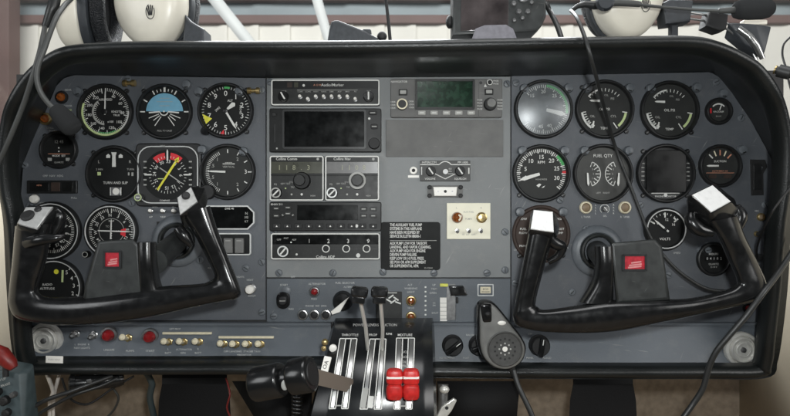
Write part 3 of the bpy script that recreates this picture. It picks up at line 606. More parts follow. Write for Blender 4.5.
for x, s in ((303, 'leftmost'), (314.5, 'middle'), (326, 'rightmost')): lamp(x, 314.5, 5.4, 'matte_black', s + ' of three silver ringed audio jacks below red lamp', ring='steel', name='audio_jack', cat='jack', group='three silver audio jacks', h=1.5)
for x, s in ((109.5, 'bright red round lamp left of its twin on lower switch panel'), (150.5, 'bright red round lamp between cream toggle switches')): lamp(x, 335 if x < 130 else 336.5, 8.6, 'red_lens', s, LY(335), ring='dull_steel', h=8)
lamp(747, 308, 4.6, 'red_lens', 'small red knob below right corner of copilot yoke', 0, ring='bezel_black', h=6)
lamp(760.5, 217, 4, 'dark_tan', 'small brass jack at right edge of copilot panel', 0, ring='brass', h=2)
t = thing('cream_knob', 'cream pull knob beside lower right corner of pilot yoke', 'knob', 251.5, 288.5); mb = MB(); mb.lathe([(2, .3), (2, -4), (4.4, -5), (4.6, -9), (3.6, -10.5), (.01, -10.8)], 'white_plastic', n=20, caps=False); mb.build('cap', t); mb = MB(); mb.lathe([(5, .3), (5, -.8), (4.2, -1.4), (2, -1.5)], 'dull_steel', n=20); mb.build('collar', t)
# toggles
tg = thing('toggle_switch', 'x', 'toggle switch', 168, 338, LY(338), 'cream tipped toggle switches on lower left panel')
mb = MB(); mb.lathe([(4.2, .4), (4.2, -1.2), (3.4, -1.6), (3.2, -3), (1.6, -3.2)], 'brass', n=6); mb.build('nut', tg)
mb = MB(); mb.tube([(0, -2, 0), (0, -6, 1), (0, -12, 3.0), (0, -15, 4.0), (0, -16.4, 4.4)], [1.5, 1.7, 3.0, 3.1, 1.6], 'cream', 14); mb.build('bat_lever', tg)
mb = MB(); mb.tube([(0, -2, 0), (0, -6, 1), (0, -12, 3.0), (0, -15, 4.0), (0, -16.4, 4.4)], [1.4, 1.5, 2.4, 2.5, 1.2], 'steel', 14); steel_lever = mb
k = 0
for x, z, s in [(169, 342, 'cream toggle switch, leftmost of three right of red lamps'), (184, 342, 'cream toggle switch, middle of three right of red lamps'), (199.5, 342, 'cream toggle switch, rightmost of three right of red lamps'),
                (224, 344, 'cream toggle switch, first from left of the row of four'), (236, 344.5, 'cream toggle switch, second from left of the row of four'), (248.5, 344.5, 'cream toggle switch, third from left of the row of four'), (261, 344.5, 'cream toggle switch, last on right of the row of four'), (128.5, 338, 'lone cream toggle switch between the two red lamps')]:
    if k == 0: place(tg, x, z, LY(z)); tg['label'] = s
    else: dup(tg, x, z, LY(z), s)
    k += 1
st = thing('toggle_switch', 'steel toggle switch just right of left air vent', 'toggle switch', 76, 334, LY(334), 'steel toggle switches by left vent')
mb = MB(); mb.lathe([(4.6, .4), (4.6, -1.2), (3.8, -1.6), (3.4, -3), (1.6, -3.2)], 'steel', n=6); mb.build('nut', st); mb = steel_lever; o = mb.build('bat_lever', st); o.rotation_euler = (0, R(70), 0)
o = dup(st, 94, 335.5, LY(335), 'steel toggle switch just left of first red lamp')
# switch guard bars under the toggles
for (x0, x1, z, s) in ((163, 212, 333, 'tan trim strip above three cream toggle switches'), (219, 274, 337, 'tan trim strip above the row of four toggles')):
    mb = MB(); mb.box(0, 0, x1 - x0, 2.2, 1, -2.2, 'cream', .5); o = mb.build('trim_strip'); place(o, (x0 + x1) / 2, z, LY(z)); tag(o, s, 'trim strip')
# small black switch and rotary selector
t = thing('starter_switch', 'black oval key switch left of the red lamp', 'switch', 283.5, 300)
mb = MB(); mb.box(0, 0, 13.5, 17, .4, -3.5, 'black_plastic', 1.2, 6.2); mb.build('housing', t); mb = MB(); mb.box(0, 0, 8, 8.5, -3.4, -6, 'bezel_black', .8, 3.5); mb.line(-3, 0, 3, 0, .8, -6.2, 'dim_ink'); mb.build('barrel', t); mb = MB(); mb.lathe([(4.5, .5), (4.5, -1.5), (3.8, -2), (.01, -2)], 'post_grey', 3, 9.5, 16, caps=False); mb.build('lock_button', t)
t = thing('selector_knob', 'round black selector knob with white wedge pointer beside propeller levers', 'knob', 343, 300.5)
mb = MB(); mb.lathe([(10, .4), (10, -2), (9.4, -3), (9, -9), (8, -10.5), (.01, -10.8)], 'black_plastic', n=30, caps=False); mb.build('dial', t)
mb = MB(); mb.prism([(-9.5, -12), (-11, -9), (7, 5.5), (-2, -9.5)], -10.4, -13, 'white_plastic', .4); mb.build('pointer', t)
rk = thing('rotary_knob', 'black rotary dimmer knob left of the hand microphone', 'knob', 452.5, 345, LY(345), 'black rotary dimmer knobs')
mb = MB(); mb.lathe([(10.6, .5), (10.6, -2), (9.6, -3), (9.2, -8), (8.4, -9), (.01, -9.2)], 'matte_black', n=32, caps=False); mb.build('skirt', rk)
mb = MB(); mb.M = Matrix.Rotation(R(-38), 4, 'Y'); mb.box(0, 0, 18, 4.6, -8.8, -15, 'black_plastic', .9, 1.5); mb.line(3, 0, 8.5, 0, .8, -15.2, 'white_ink'); mb.build('grip_bar', rk)
o = dup(rk, 539, 345, LY(345), 'black rotary dimmer knob right of the hand microphone', (0, R(-44), 0)); dup(rk, 479, 345, LY(345), 'black rotary dimmer knob half hidden behind hand microphone', (0, R(20), 0))
# air vents
def vent(px, py, label):
    t = thing('air_vent', label, 'air vent', px, py, LY(py) - .001)
    mb = MB(); mb.lathe([(17.5, .5), (17.5, -2), (16.6, -3.5), (14, -4), (13.2, -2)], 'vent_metal', n=40, caps=False); mb.build('outer_ring', t)
    mb = MB(); mb.lathe([(13.4, -1), (13, -5), (11.8, -6.4), (10.8, -6.2), (10.2, -4)], 'vent_metal', n=40, caps=False); mb.build('nozzle', t)
    mb = MB(); mb.disc(10.3, -4, 'vent_metal'); mb.lathe([(8.2, -4), (7.9, -5.2), (6.6, -5.6), (6.2, -4.4)], 'vent_metal', n=30, caps=False); mb.lathe([(2.8, -4), (2.6, -5.6), (1.5, -6), (.01, -6)], 'dull_steel', n=20, caps=False); mb.build('flow_control', t)
vent(46, 340, 'round silver air vent at far left of the lower panel'); vent(741, 349, 'round silver air vent at far right of the lower panel')

# slot panels on the left
t = thing('annunciator_strip', 'black slotted strip with three windows left of turn indicator', 'annunciator', 53, 187)
mb = MB(); mb.box(0, 0, 50, 13, .4, -2.5, 'bezel_black', .6, 1); mb.build('housing', t)
for x, w in ((-12, 19), (4, 9), (16, 10)): mb = MB(); mb.box(x, 0, w, 9, -2.4, -3, 'radio_dark' if w > 9.5 else 'dial_brown', .3, .8); mb.text('HDG' if w > 12 else '', x, 1.5, 2.6, -3.15, 'orange_ink') if w > 12 else None; mb.build('window', t)
t = thing('round_button', 'small white round button below slotted strip at left edge', 'button', 35, 199); mb = MB(); mb.lathe([(4.6, .3), (4.6, -2), (3.6, -4), (.01, -4.4)], 'white_plastic', n=18, caps=False); mb.build('cap', t); mb = MB(); mb.lathe([(5.4, .3), (5.4, -.8), (4.4, -1.2)], 'dull_steel', n=18); mb.build('collar', t)
t = thing('distance_display', 'black rounded readout with white outline right of pilot yoke grip', 'display', 232, 217.5)
mb = MB(); q = [(-24, 11), (16, 11), (22, 5), (22, -5), (16, -11), (-24, -11)]; mb.prism(q, .3, -2.2, 'screen_black', .5); mb.build('screen', t); mb = MB(); mb.frame(inset(q, -1), 1.3, -.1, -3, 'silver_line'); mb.build('outline', t); mb = MB(); mb.text('N', 15, 4, 4, -2.4, 'dim_ink'); mb.text('MI', 15, 0, 4, -2.4, 'dim_ink'); mb.text('KT', 15, -4, 3.4, -2.4, 'dim_ink'); mb.text('DME 40', -2, 8.8, 3, -2.4, 'white_ink'); mb.build('display_lettering', t)
t = thing('rocker_switch_bank', 'bank of pale rocker switches in silver frame below black readout', 'switch bank', 230, 244)
mb = MB(); mb.box(0, 0, 42, 21, .3, -1.6, 'radio_dark', .3, 2); mb.build('plate', t); mb = MB(); mb.frame(rr(43, 22, 2.5), 1.2, 0, -2.6, 'silver_line'); mb.build('outline', t)
for x in (-12, -1, 10): mb = MB(); mb.box(x, -1.5, 9, 15, -1.4, -4, 'plate_grey', .8, .8); mb.line(x - 2.5, 3.5, x + 2.5, 3.5, .7, -4.2, 'dim_ink'); mb.build('rocker', t)
t = thing('trim_switch_strip', 'row of three tiny white switches under the gyro compass', 'switch strip', 163, 211)
for i, x in enumerate((-12, 0, 11)): mb = MB(); mb.lathe([(2.6, .3), (2.6, -1.6), (2, -2), (1, -2)], 'steel', x, 0, 12); mb.tube([(x, -2, 0), (x + 1.5, -7, .6)], [1, 1.6], 'white_plastic', 10); mb.build('toggle', t)
mb = MB(); mb.text('A/P', -12, -6, 2.6, -.4, 'white_ink'); mb.text('YAW', 0, -6, 2.6, -.4, 'white_ink'); mb.text('ELEV TRIM', 11, -7, 2.4, -.4, 'white_ink'); mb.build('strip_lettering', t)
mb = MB(); mb.box(0, 0, 22, 6, .3, -1, 'bezel_black', .2); mb.text('N28000', 0, 0, 5.2, -1.2, 'white_ink'); o = mb.build('registration_plate'); place(o, 168, 224.5); tag(o, 'black registration plate reading N28000 above pilot control shaft', 'plate')

# ------------------------------------------------------------------ radios
def radio(name, label, px, py, w, h, cat='radio', outline=True, face='radio_face', dep=5):
    t = thing(name, label, cat, px, py)
    mb = MB(); mb.box(0, 0, w, h, .4, -dep, face, .8, 2); mb.build('faceplate', t)
    if outline: mb = MB(); mb.frame(rr(w - .5, h - .5, 2.2), 1.25, -dep + .6, -dep - .5, 'white_ink' if outline == 1 else 'silver_line'); mb.build('outline', t)
    return t
def rknob(t, x, z, r, dep, mat='black_plastic', ring=None, ptr=None, h=7):
    mb = MB(); mb.lathe([(r, -dep + .3), (r, -dep - h * .7), (r * .9, -dep - h), (.01, -dep - h)], mat, x, z, 24, caps=False)
    if ptr is not None: mb.tick(ptr, -r * .7, r * .8, r * .28, -dep - h - .2, 'white_ink', x, z)
    o = mb.build('knob', t)
    if ring: mb = MB(); mb.arc(0, 360, r * .74, r * .98, -dep - h - .2, ring, x, z); q = mb.build('knob_ring', o)
t = radio('marker_radio', 'audio selector panel with a row of white tipped switches, topmost in stack', 326, 93.5, 108, 26)
mb = MB(); mb.box(0, 7.3, 104, 7, -4.8, -5.3, 'radio_dark', .1); mb.text('Audio/Marker', 7, 7.3, 4.4, -5.5, 'white_ink'); mb.text('A O M', -8, 7.3, 3, -5.5, 'orange_ink'); mb.disc(1.3, -5.5, 'white_ink', -21.5, 7, 10); mb.flat([(-38, 5), (-33, 5), (-33, 10), (-38, 10)], -5.5, 'dial_brown'); mb.flat([(-31, 5), (-27, 5), (-27, 10), (-31, 10)], -5.5, 'radio_window'); mb.build('marker_strip', t)
mb = MB(); 
for i, q in enumerate(('COM1', 'COM2', 'NAV1', 'NAV2', 'DME', 'ADF', 'MKR', 'PA')): mb.text(q, -25 + i * 7.8, 0.8, 2.2, -5.2, 'dim_ink')
mb.text('SPKR', -41, 1, 2.4, -5.2, 'dim_ink'); mb.text('MIC', 43, 1.2, 2.4, -5.2, 'dim_ink'); mb.line(-28, 2.4, 32, 2.4, .4, -5.2, 'dim_ink'); mb.build('lettering', t)
for i in range(8): mb = MB(); x = -25 + i * 7.8; z = -4.5 - (2.5 if i in (1, 7) else 0); mb.lathe([(2.1, -4.8), (2.1, -5.8), (1.2, -6)], 'dull_steel', x, z, 12); mb.tube([(x, -5.6, z), (x, -9, z + .4)], [.9, 1.5], 'white_plastic', 10); mb.build('toggle', t)
rknob(t, -41, -4.5, 5.2, 5, ptr=-30); rknob(t, 43, -4.5, 5.2, 5, ptr=0)
t = radio('moving_map_display', 'large blank black map display with side buttons in radio stack', 326, 131, 111, 43.5, 'display', 0, 'radio_dark', 6)
mb = MB(); mb.frame(rr(83, 39, 2.5, 4, -1, 1), 2.0, -5.8, -6.9, 'bezel_black'); mb.build('screen_frame', t); mb = MB(); mb.box(-1, 1, 79, 35, -5.5, -6.3, 'screen_black', .2); mb.build('screen', t)
for x, z, w, h in ((47, 17, 8, 4), (48.5, 3.5, 7, 5), (-50.5, 15.5, 4, 4)): mb = MB(); mb.box(x, z, w, h, -5.8, -7.6, 'matte_black', .5, 1.4); mb.line(x - 2.4, z, x + 2.4, z, .9, -7.8, 'dim_ink') if x > 0 else None; mb.build('button', t)
mb = MB(); mb.disc(1.2, -6.3, 'white_ink', 43.5, 11.5, 10); mb.line(-50, 6, -50, -12, 1.0, -6.2, 'bezel_black'); mb.disc(.9, -6.3, 'dim_ink', -48, -18, 8); mb.build('lettering', t)
rknob(t, 48.5, -13.5, 5.6, 6, 'matte_black')
def vhf(px, label, title, win, kring, digits):
    t = radio('comm_nav_radio', label, px, 178.5, 54, 45, group) if 0 else radio('tuning_radio', label, px, 178.5, 54, 45)
    t['group'] = 'paired tuning radios'
    mb = MB(); mb.box(0, 19, 50, 5, -4.8, -5.3, 'radio_dark', .1); mb.text(title, -10, 19, 4.0, -5.5, 'white_ink'); mb.disc(1.3, -5.5, 'dim_ink', 21, 19, 10); mb.build('title_strip', t)
    mb = MB(); mb.box(0, 10.5, 51, 11.5, -4.8, -5.4, win, .2); 
    for i, q in enumerate(digits): mb.text(q, -17 + i * 7.2, 10.3, 7.5, -5.6, 'lcd_segment')
    mb.build('readout', t); mb = MB(); mb.box(0, 3.2, 51, 1.6, -4.9, -6, 'radio_dark', .2)
    for q, x, z in (('SQ', -21, -6), ('OFF TEST', -11, -5.5), ('TRF', -4, -9), ('STORE', -4, -4), ('MEM', 16, -17.5)): mb.text(q, x, z, 2.6, -5.3, 'dim_ink')
    mb.disc(1.2, -5.4, 'white_ink', 5, -16, 10); mb.disc(.8, -5.4, 'lume', -11, -10, 8); mb.disc(1, -5.3, 'dim_ink', -5, -16, 8); mb.build('lettering', t)
    rknob(t, 5.5, -2.5, 8.6, 5, 'radio_dark' if not kring else 'radio_face', kring, h=6); rknob(t, 4.0 if not kring else 5.5, -2.2, 5.6, 10, 'radio_face', h=5); rknob(t, -19.5, -14.5, 5.2, 5, 'radio_dark', 'dim_ink' if not kring else 'silver_line', 45)
    return t
vhf(297.5, 'left tuning radio with dark knob, its title strip reading Comm', 'Collins Comm', 'radio_window', None, '118.3')
vhf(352.5, 'right tuning radio with silver ringed knob, its title strip reading Nav', 'Collins Nav', 'nav_window', 'dim_ink', ' 1108')
t = radio('area_navigation_unit', 'black navigation unit with dark wide display and bottom row of keys', 326, 216.5, 111, 29, 'radio', 0, 'radio_dark', 6)
mb = MB(); mb.box(2, 4, 60, 15, -5.7, -6.3, 'screen_black', .2); mb.build('screen', t)
for x, z in ((-48.5, 8), (-48.5, .8), (-37, 9), (-37, 3), (38, 7.5), (47.5, 7.5), (38, .8), (47.5, .8), (-42, 1.5), (-32, 1.5)):
    w = 6.4 if abs(x) > 36 and x not in (-42, -32) else 3
    mb = MB(); mb.M = Matrix.Translation((x, 0, z)) @ Matrix.Rotation(R(0 if w > 4 else (35 if x < -40 else -35)), 4, 'Y'); mb.box(0, 0, w, 4, -5.8, -7.2, 'radio_face', .4, .8); mb.line(-w * .3, 0, w * .3, 0, .9, -7.4, 'dim_ink'); mb.build('button', t)
for i in range(10): mb = MB(); x = -48 + i * 10.6; mb.box(x, -9.3, 7.5, 4.6, -5.8, -7, 'matte_black', .4, 1); mb.flat([(x - 1, -10.2), (x + 1, -10.2), (x, -8.4)], -7.2, 'white_ink') ; mb.build('key', t)
mb = MB(); mb.text('RNAV 511', -48, 12, 3, -6.3, 'white_ink'); mb.disc(1.6, -6.3, 'white_ink', 31, -9.3, 10); mb.build('lettering', t)
t = radio('direction_finder_radio', 'radio with digits 2 3 9 above silver ring knobs, bottom of stack', 326, 246, 108.5, 26.5)
mb = MB(); mb.box(0, 7, 105, 10, -4.8, -5.3, 'screen_black', .1); mb.line(-52, -2.5, 52, -2.5, .7, -5.4, 'bezel_black')
for q, x, m in (('1', -16, 'dim_ink'), ('2', 3, 'white_ink'), ('3', 22.5, 'white_ink'), ('9', 42.5, 'white_ink')): mb.text(q, x, 5, 6.4, -5.5, m)
mb.text('Collins ADF', 0, -10.5, 4.2, -5.4, 'white_ink'); mb.text('OFF', -46, 6.5, 2.6, -5.5, 'dim_ink'); mb.text('ANT', -39, 8, 2.6, -5.5, 'dim_ink'); mb.text('ADF', -31, 6.5, 2.6, -5.5, 'dim_ink'); mb.disc(1.1, -5.4, 'white_ink', -28.5, -8, 8); mb.disc(2.1, -5.4, 'white_ink', 32.5, -9, 12); mb.disc(.8, -5.5, 'white_ink', -34, 4, 8); mb.build('lettering', t)
rknob(t, -41, -4.5, 5.6, 5, 'radio_face', 'silver_line', 40)
for x in (1, 21, 41): rknob(t, x, -2, 3.9, 5, 'radio_dark', 'white_ink', h=5)
t = radio('green_screen_navigator', 'grey navigator with dusty dark green screen and two knobs', 446, 99, 111, 38.5, 'radio', 0, 'plate_grey', 5)
mb = MB(); mb.box(-43, 0, 24, 37, -4.8, -5.5, 'plate_grey', .3); mb.box(43.5, 0, 23, 37, -4.8, -5.5, 'plate_grey', .3); mb.box(0, -15, 62, 7, -4.8, -5.4, 'plate_grey', .2); mb.build('side_plates', t)
mb = MB(); mb.frame(rr(59, 30, 1.5, 3, -1.5, 3.5), 2.2, -4.8, -7.2, 'radio_face'); mb.build('screen_frame', t)
mb = MB(); mb.box(-1.5, 3.5, 55, 26, -4.8, -5.6, 'screen_green', .2)
mb.build('screen', t)
for i in range(5): mb = MB(); mb.box(-24.5 + i * 12.2, -14.8, 7.5, 4.2, -5.2, -6.8, 'dim_ink', .5, .8); mb.line(-26.5 + i * 12.2, -14.8, -22.5 + i * 12.2, -14.8, .8, -7, 'white_ink'); mb.build('key', t)
for x, z in ((-43, 5.5), (42, 6)): mb = MB(); mb.box(x, z, 8.5, 6, -5.3, -7.2, 'radio_face', .6, .8); mb.box(x, z, 6, 3.6, -7.1, -7.6, 'dim_ink', .2, .5); mb.build('key', t)
rknob(t, -44, -7, 5.4, 5.4, 'radio_dark', 'cream'); rknob(t, 43, -6.5, 6.4, 5.4, 'radio_dark', h=5); rknob(t, 43.5, -6, 4.6, 10, 'mic_grey', h=4); rknob(t, 42.5, 15, 2.9, 5.4, 'radio_dark', 'white_ink', h=3)
mb = MB(); mb.text('NAVIGATOR', -47, 16, 3.2, -5.7, 'white_ink')
for x, z in ((-53, -4), (-53, -7), (-53, -10), (-35, -3.5), (-34.5, -6.5), (-34.5, -9.5), (33, -2), (33, -5), (33, -8), (33, -11), (53, -2), (53, -5), (53, -8), (53, -11), (49, 17), (49, 14)): mb.text('CRSR' if x < 0 else 'PAGE', x, z, 2.4, -5.7, 'white_ink')
mb.disc(1.6, -5.7, 'bezel_black', 34, 15, 10); mb.flat([(37, 11), (40, 11), (38.5, 14)], -5.7, 'white_ink'); mb.build('lettering', t)
mb = MB(); mb.box(0, 0, 117, 37, .4, -1.4, 'plate_grey', .4, .8)
o = mb.build('blanking_plate'); place(o, 444.5, 138.5); tag(o, 'plain grey blanking plate under the green screen navigator', 'plate')
t = thing('intercom_panel', 'small dark grey intercom with two knobs below blank plate', 'intercom', 445, 171)
mb = MB(); mb.box(0, 0, 50, 20.5, .4, -2.5, 'mic_grille', .4, .6); mb.build('faceplate', t)
mb = MB(); mb.line(-25, 6.2, -6, 6.2, .8, -2.7, 'white_ink'); mb.line(6, 6.2, 25, 6.2, .8, -2.7, 'white_ink'); mb.arc(-55, 55, 6.8, 7.6, -2.7, 'white_ink', 0, 2); mb.line(-10, -3, 0, -8, .8, -2.7, 'white_ink'); mb.line(0, -8, 10, -3, .8, -2.7, 'white_ink'); mb.text('INTERCOM', -16, 8.3, 3.2, -2.7, 'white_ink'); mb.text('PM 1000', 17.5, 8.3, 3.2, -2.7, 'white_ink'); mb.text('VOLUME', -15, -8, 3, -2.7, 'white_ink'); mb.text('SQUELCH', 15, -8, 3, -2.7, 'white_ink'); mb.text('ISO', 5, 2, 2.2, -2.7, 'white_ink'); mb.text('ALL', 5, -.5, 2.2, -2.7, 'white_ink'); mb.text('CREW', 5.5, -3, 2.2, -2.7, 'white_ink'); mb.line(-23.5, 4, -23.5, -4, 1, -2.7, 'white_ink'); mb.line(23.5, 3, 23.5, -3, 1.2, -2.7, 'white_ink'); mb.build('lettering', t)
for x, a in ((-14.5, -35), (14.5, -35)): rknob(t, x, -.5, 5, 2.4, 'matte_black', None, a)
rknob(t, 0, -1, 2.6, 2.4, 'dull_steel', 'white_ink', h=4)
t = thing('headset_socket', 'white ringed socket with white label left of intercom', 'socket', 413.5, 170.5); mb = MB(); mb.lathe([(3.9, .3), (3.9, -1.2), (3.4, -1.8), (1.8, -1.9), (1.6, -.6)], 'white_plastic', n=24); mb.build('socket_ring', t); mb = MB(); mb.disc(1.7, -1.95, 'matte_black'); mb.build('hole', t); mb = MB(); mb.box(0, -6, 11, 2.4, .3, -.6, 'white_plastic'); mb.build('label_strip', t)
t = thing('data_connector', 'white data connector with four black corner screws', 'connector', 445, 191.5)
mb = MB(); mb.box(0, 0, 35, 12, .3, -1.4, 'plate_grey', .3, 2); mb.build('flange', t); mb = MB(); mb.prism([(-12, 4.6), (12, 4.6), (11, -4.6), (-11, -4.6)], -1.3, -4, 'white_plastic', .8); mb.disc(1.5, -4.15, 'matte_black', 0, 0, 12); mb.disc(.8, -4.15, 'dull_steel', -7, 0, 10); mb.disc(.8, -4.15, 'dull_steel', 7, 0, 10); mb.build('shell', t)
for x in (-15.5, 15.5):
    for z in (-4.2, 4.2): mb = MB(); mb.lathe([(2.2, .3), (2.2, -2.4), (1.6, -3), (.01, -3)], 'matte_black', x, z, 14, caps=False); mb.build('screw', t)
t = thing('tank_lamp_plate', 'square ivory plate carrying two lamps and three small switches', 'switch plate', 468.5, 221)
mb = MB(); mb.box(0, 0, 43.5, 36, .4, -1.6, 'ivory_plate', .4, .5); mb.build('plate', t)
mb = MB(); mb.text('AUX FUEL', 0, 9, 2.6, -1.8, 'dim_ink'); mb.text('PUMPS', 0, 2, 2.6, -1.8, 'dim_ink'); mb.text('L', -12, 13, 2.8, -1.8, 'dim_ink'); mb.text('R', 12.5, 13, 2.8, -1.8, 'dim_ink'); mb.text('HI   LO   OFF', 0, -13.5, 2.6, -1.8, 'dim_ink'); mb.build('lettering', t)
mb = MB(); mb.lathe([(5.6, -1.4), (5.6, -3), (4.6, -5), (2, -6), (.01, -6.2)], 'amber_lens', -11.5, 3.5, 22, caps=False); mb.arc(20, 160, 2, 3.6, -6.3, 'cream', -11.5, 3.5); mb.build('lamp', t)
mb = MB(); mb.lathe([(5.4, -1.4), (5.4, -2.6), (4.4, -3), (3.4, -6), (.01, -6.4)], 'brass', 12.8, 3.5, 22, caps=False); mb.build('lamp', t)
for x in (-11.5, 0, 12): mb = MB(); mb.lathe([(2.2, -1.5), (2.2, -2.6), (1, -2.8)], 'steel', x, -9.5, 12); mb.tube([(x, -2.5, -9.5), (x, -7, -10.5)], [.8, 1.5], 'dull_steel', 10); mb.build('toggle', t)
t = thing('warning_placard', 'black placard of white printed lines about auxiliary fuel pump', 'placard', 410.5, 246)
mb = MB(); mb.box(0, 0, 59.5, 48, .3, -.9, 'dial_black', .2, 3); mb.build('plate', t)
mb = MB()
SXP = 41.0 / (4.05 * (lambda v: max(a[0] for a in v) - min(a[0] for a in v))(glyphs('LANDING, AND VAPOR CLEARING.')[0]))
def left(s, z): 
    vs, _ = glyphs(s); x0 = min(v[0] for v in vs); mb.text(s, -20.5 - x0 * 4.05 * SXP, z, 4.5, -1.1, 'white_ink', sx=SXP, off=.022)
for i, s in enumerate(('THE AUXILIARY FUEL PUMP', 'SYSTEMS IN THIS AIRPLANE', 'HAVE BEEN MODIFIED BY', 'SERVICE BULLETIN 88000-1')): left(s, 21 - i * 3.75)
mb.line(-20.5, 5.5, 26, 5.5, .5, -1.1, 'dim_ink')
for i, s in enumerate(('AUX PUMP LOW FOR TAKEOFF,', 'LANDING, AND VAPOR CLEARING.', 'AUX PUMP HIGH FOR ENGINE', 'DRIVEN PUMP FAILURE.', 'KEEP LOW OR HI FUEL PRESS.', 'SEE POH OR AFM SUPPLEMENT', 'OR SUPPLEMENTAL AFM.')): left(s, 2.6 - i * 3.75)
mb.text('35-92041', 18, -22, 2.6, -1.1, 'dim_ink'); mb.build('lettering', t)
t = thing('flap_diagram_plate', 'dark plate with white bird shaped marks right of propeller levers', 'placard', 389, 305.5)
mb = MB(); mb.box(0, 0, 26, 28, .3, -.8, 'radio_face', .2, .6); mb.build('plate', t); mb = MB()
for x, z, a in ((2, 9, 35), (7, 7, -35), (4, 4, 35), (9, 3, -20), (0, 5, -30)): mb.line(x - 3 * math.cos(R(a)), z - 3 * math.sin(R(a)), x + 3 * math.cos(R(a)), z + 3 * math.sin(R(a)), 1.4, -1, 'white_ink')
mb.line(-11, 12.8, 8, 12.8, .7, -1, 'white_ink'); mb.build('marking', t)
t = thing('gear_position_lever', 'black tab lever on a slotted grey track beside white scale', 'lever', 451, 302)
mb = MB(); mb.box(0, 0, 9, 36, .3, -1.2, 'dull_steel', .3, 1); mb.build('track', t); mb = MB(); mb.prism([(-3, 17.5), (11, 17.5), (15, 9), (-1, 9)], -6, -15, 'black_plastic', 1); mb.tube([(2, 0, 13), (3, -8, 13)], 1.6, 'dull_steel', 10); mb.build('tab', t); mb = MB(); mb.box(-7, 17, 8, 3, .3, -1.6, 'yellow_tab', .3, .6); mb.build('yellow_stop', t)
mb = MB(); mb.box(-7.5, -6, 7, 21, .3, -.9, 'white_plastic', .2); mb.box(-7.5, -18, 7, 1.8, .3, -.9, 'white_plastic', .1)
for i in range(4): mb.line(-11, -1 - i * 4, -4.2, -1 - i * 4, .5, -1.1, 'dim_ink')
mb.build('scale_strip', t); mb = MB(); mb.box(6, 2, 2.4, 6, .2, -2.5, 'matte_black', .4, 1); mb.build('latch', t)
t = thing('framed_data_plate', 'tiny silver framed data plate above the hand microphone', 'plate', 485.5, 290)
mb = MB(); mb.frame(rr(16, 12, .8), .9, .2, -.8, 'silver_line'); mb.build('outline', t); mb = MB(); mb.box(0, 0, 10.5, 6.5, .2, -.7, 'cream', .2, .6); mb.text('ECO', 0, .8, 3, -.9, 'matte_black'); mb.line(-4, -1.6, 4, -1.6, .6, -.9, 'matte_black'); mb.build('plate', t)
t = thing('map_light_socket', 'tall dark rectangular socket near right edge of copilot panel', 'socket', 757.5, 177); mb = MB(); mb.prism([(-7.5, 17.5), (7, 17), (9, 10), (5, 3), (5.5, -18), (-6.5, -18.5)], .3, -1.6, 'matte_black', .4); mb.build('cover', t); mb = MB(); mb.box(-1, 0, 8, 26, -1.5, -2.2, 'bezel_black', .2, 1); mb.build('insert', t)
t = thing('quantity_selector_plate', 'small printed selector between the two cream ringed tank lamps', 'selector', 604.5, 209); mb = MB(); mb.lathe([(3, .3), (3, -3), (2.4, -4), (.01, -4.1)], 'dull_steel', 0, 0, 16, caps=False); mb.tick(-40, -2, 2.6, .9, -4.3, 'white_ink'); mb.build('knob', t); mb = MB(); 
for x in (-9, 9): 
    for i in range(4): mb.text('LR'[x > 0], x, 4 - i * 2.8, 2.6, -.4, 'white_ink')
mb.arc(-140, 140, 4.2, 4.8, -.4, 'white_ink'); mb.build('lettering', t)

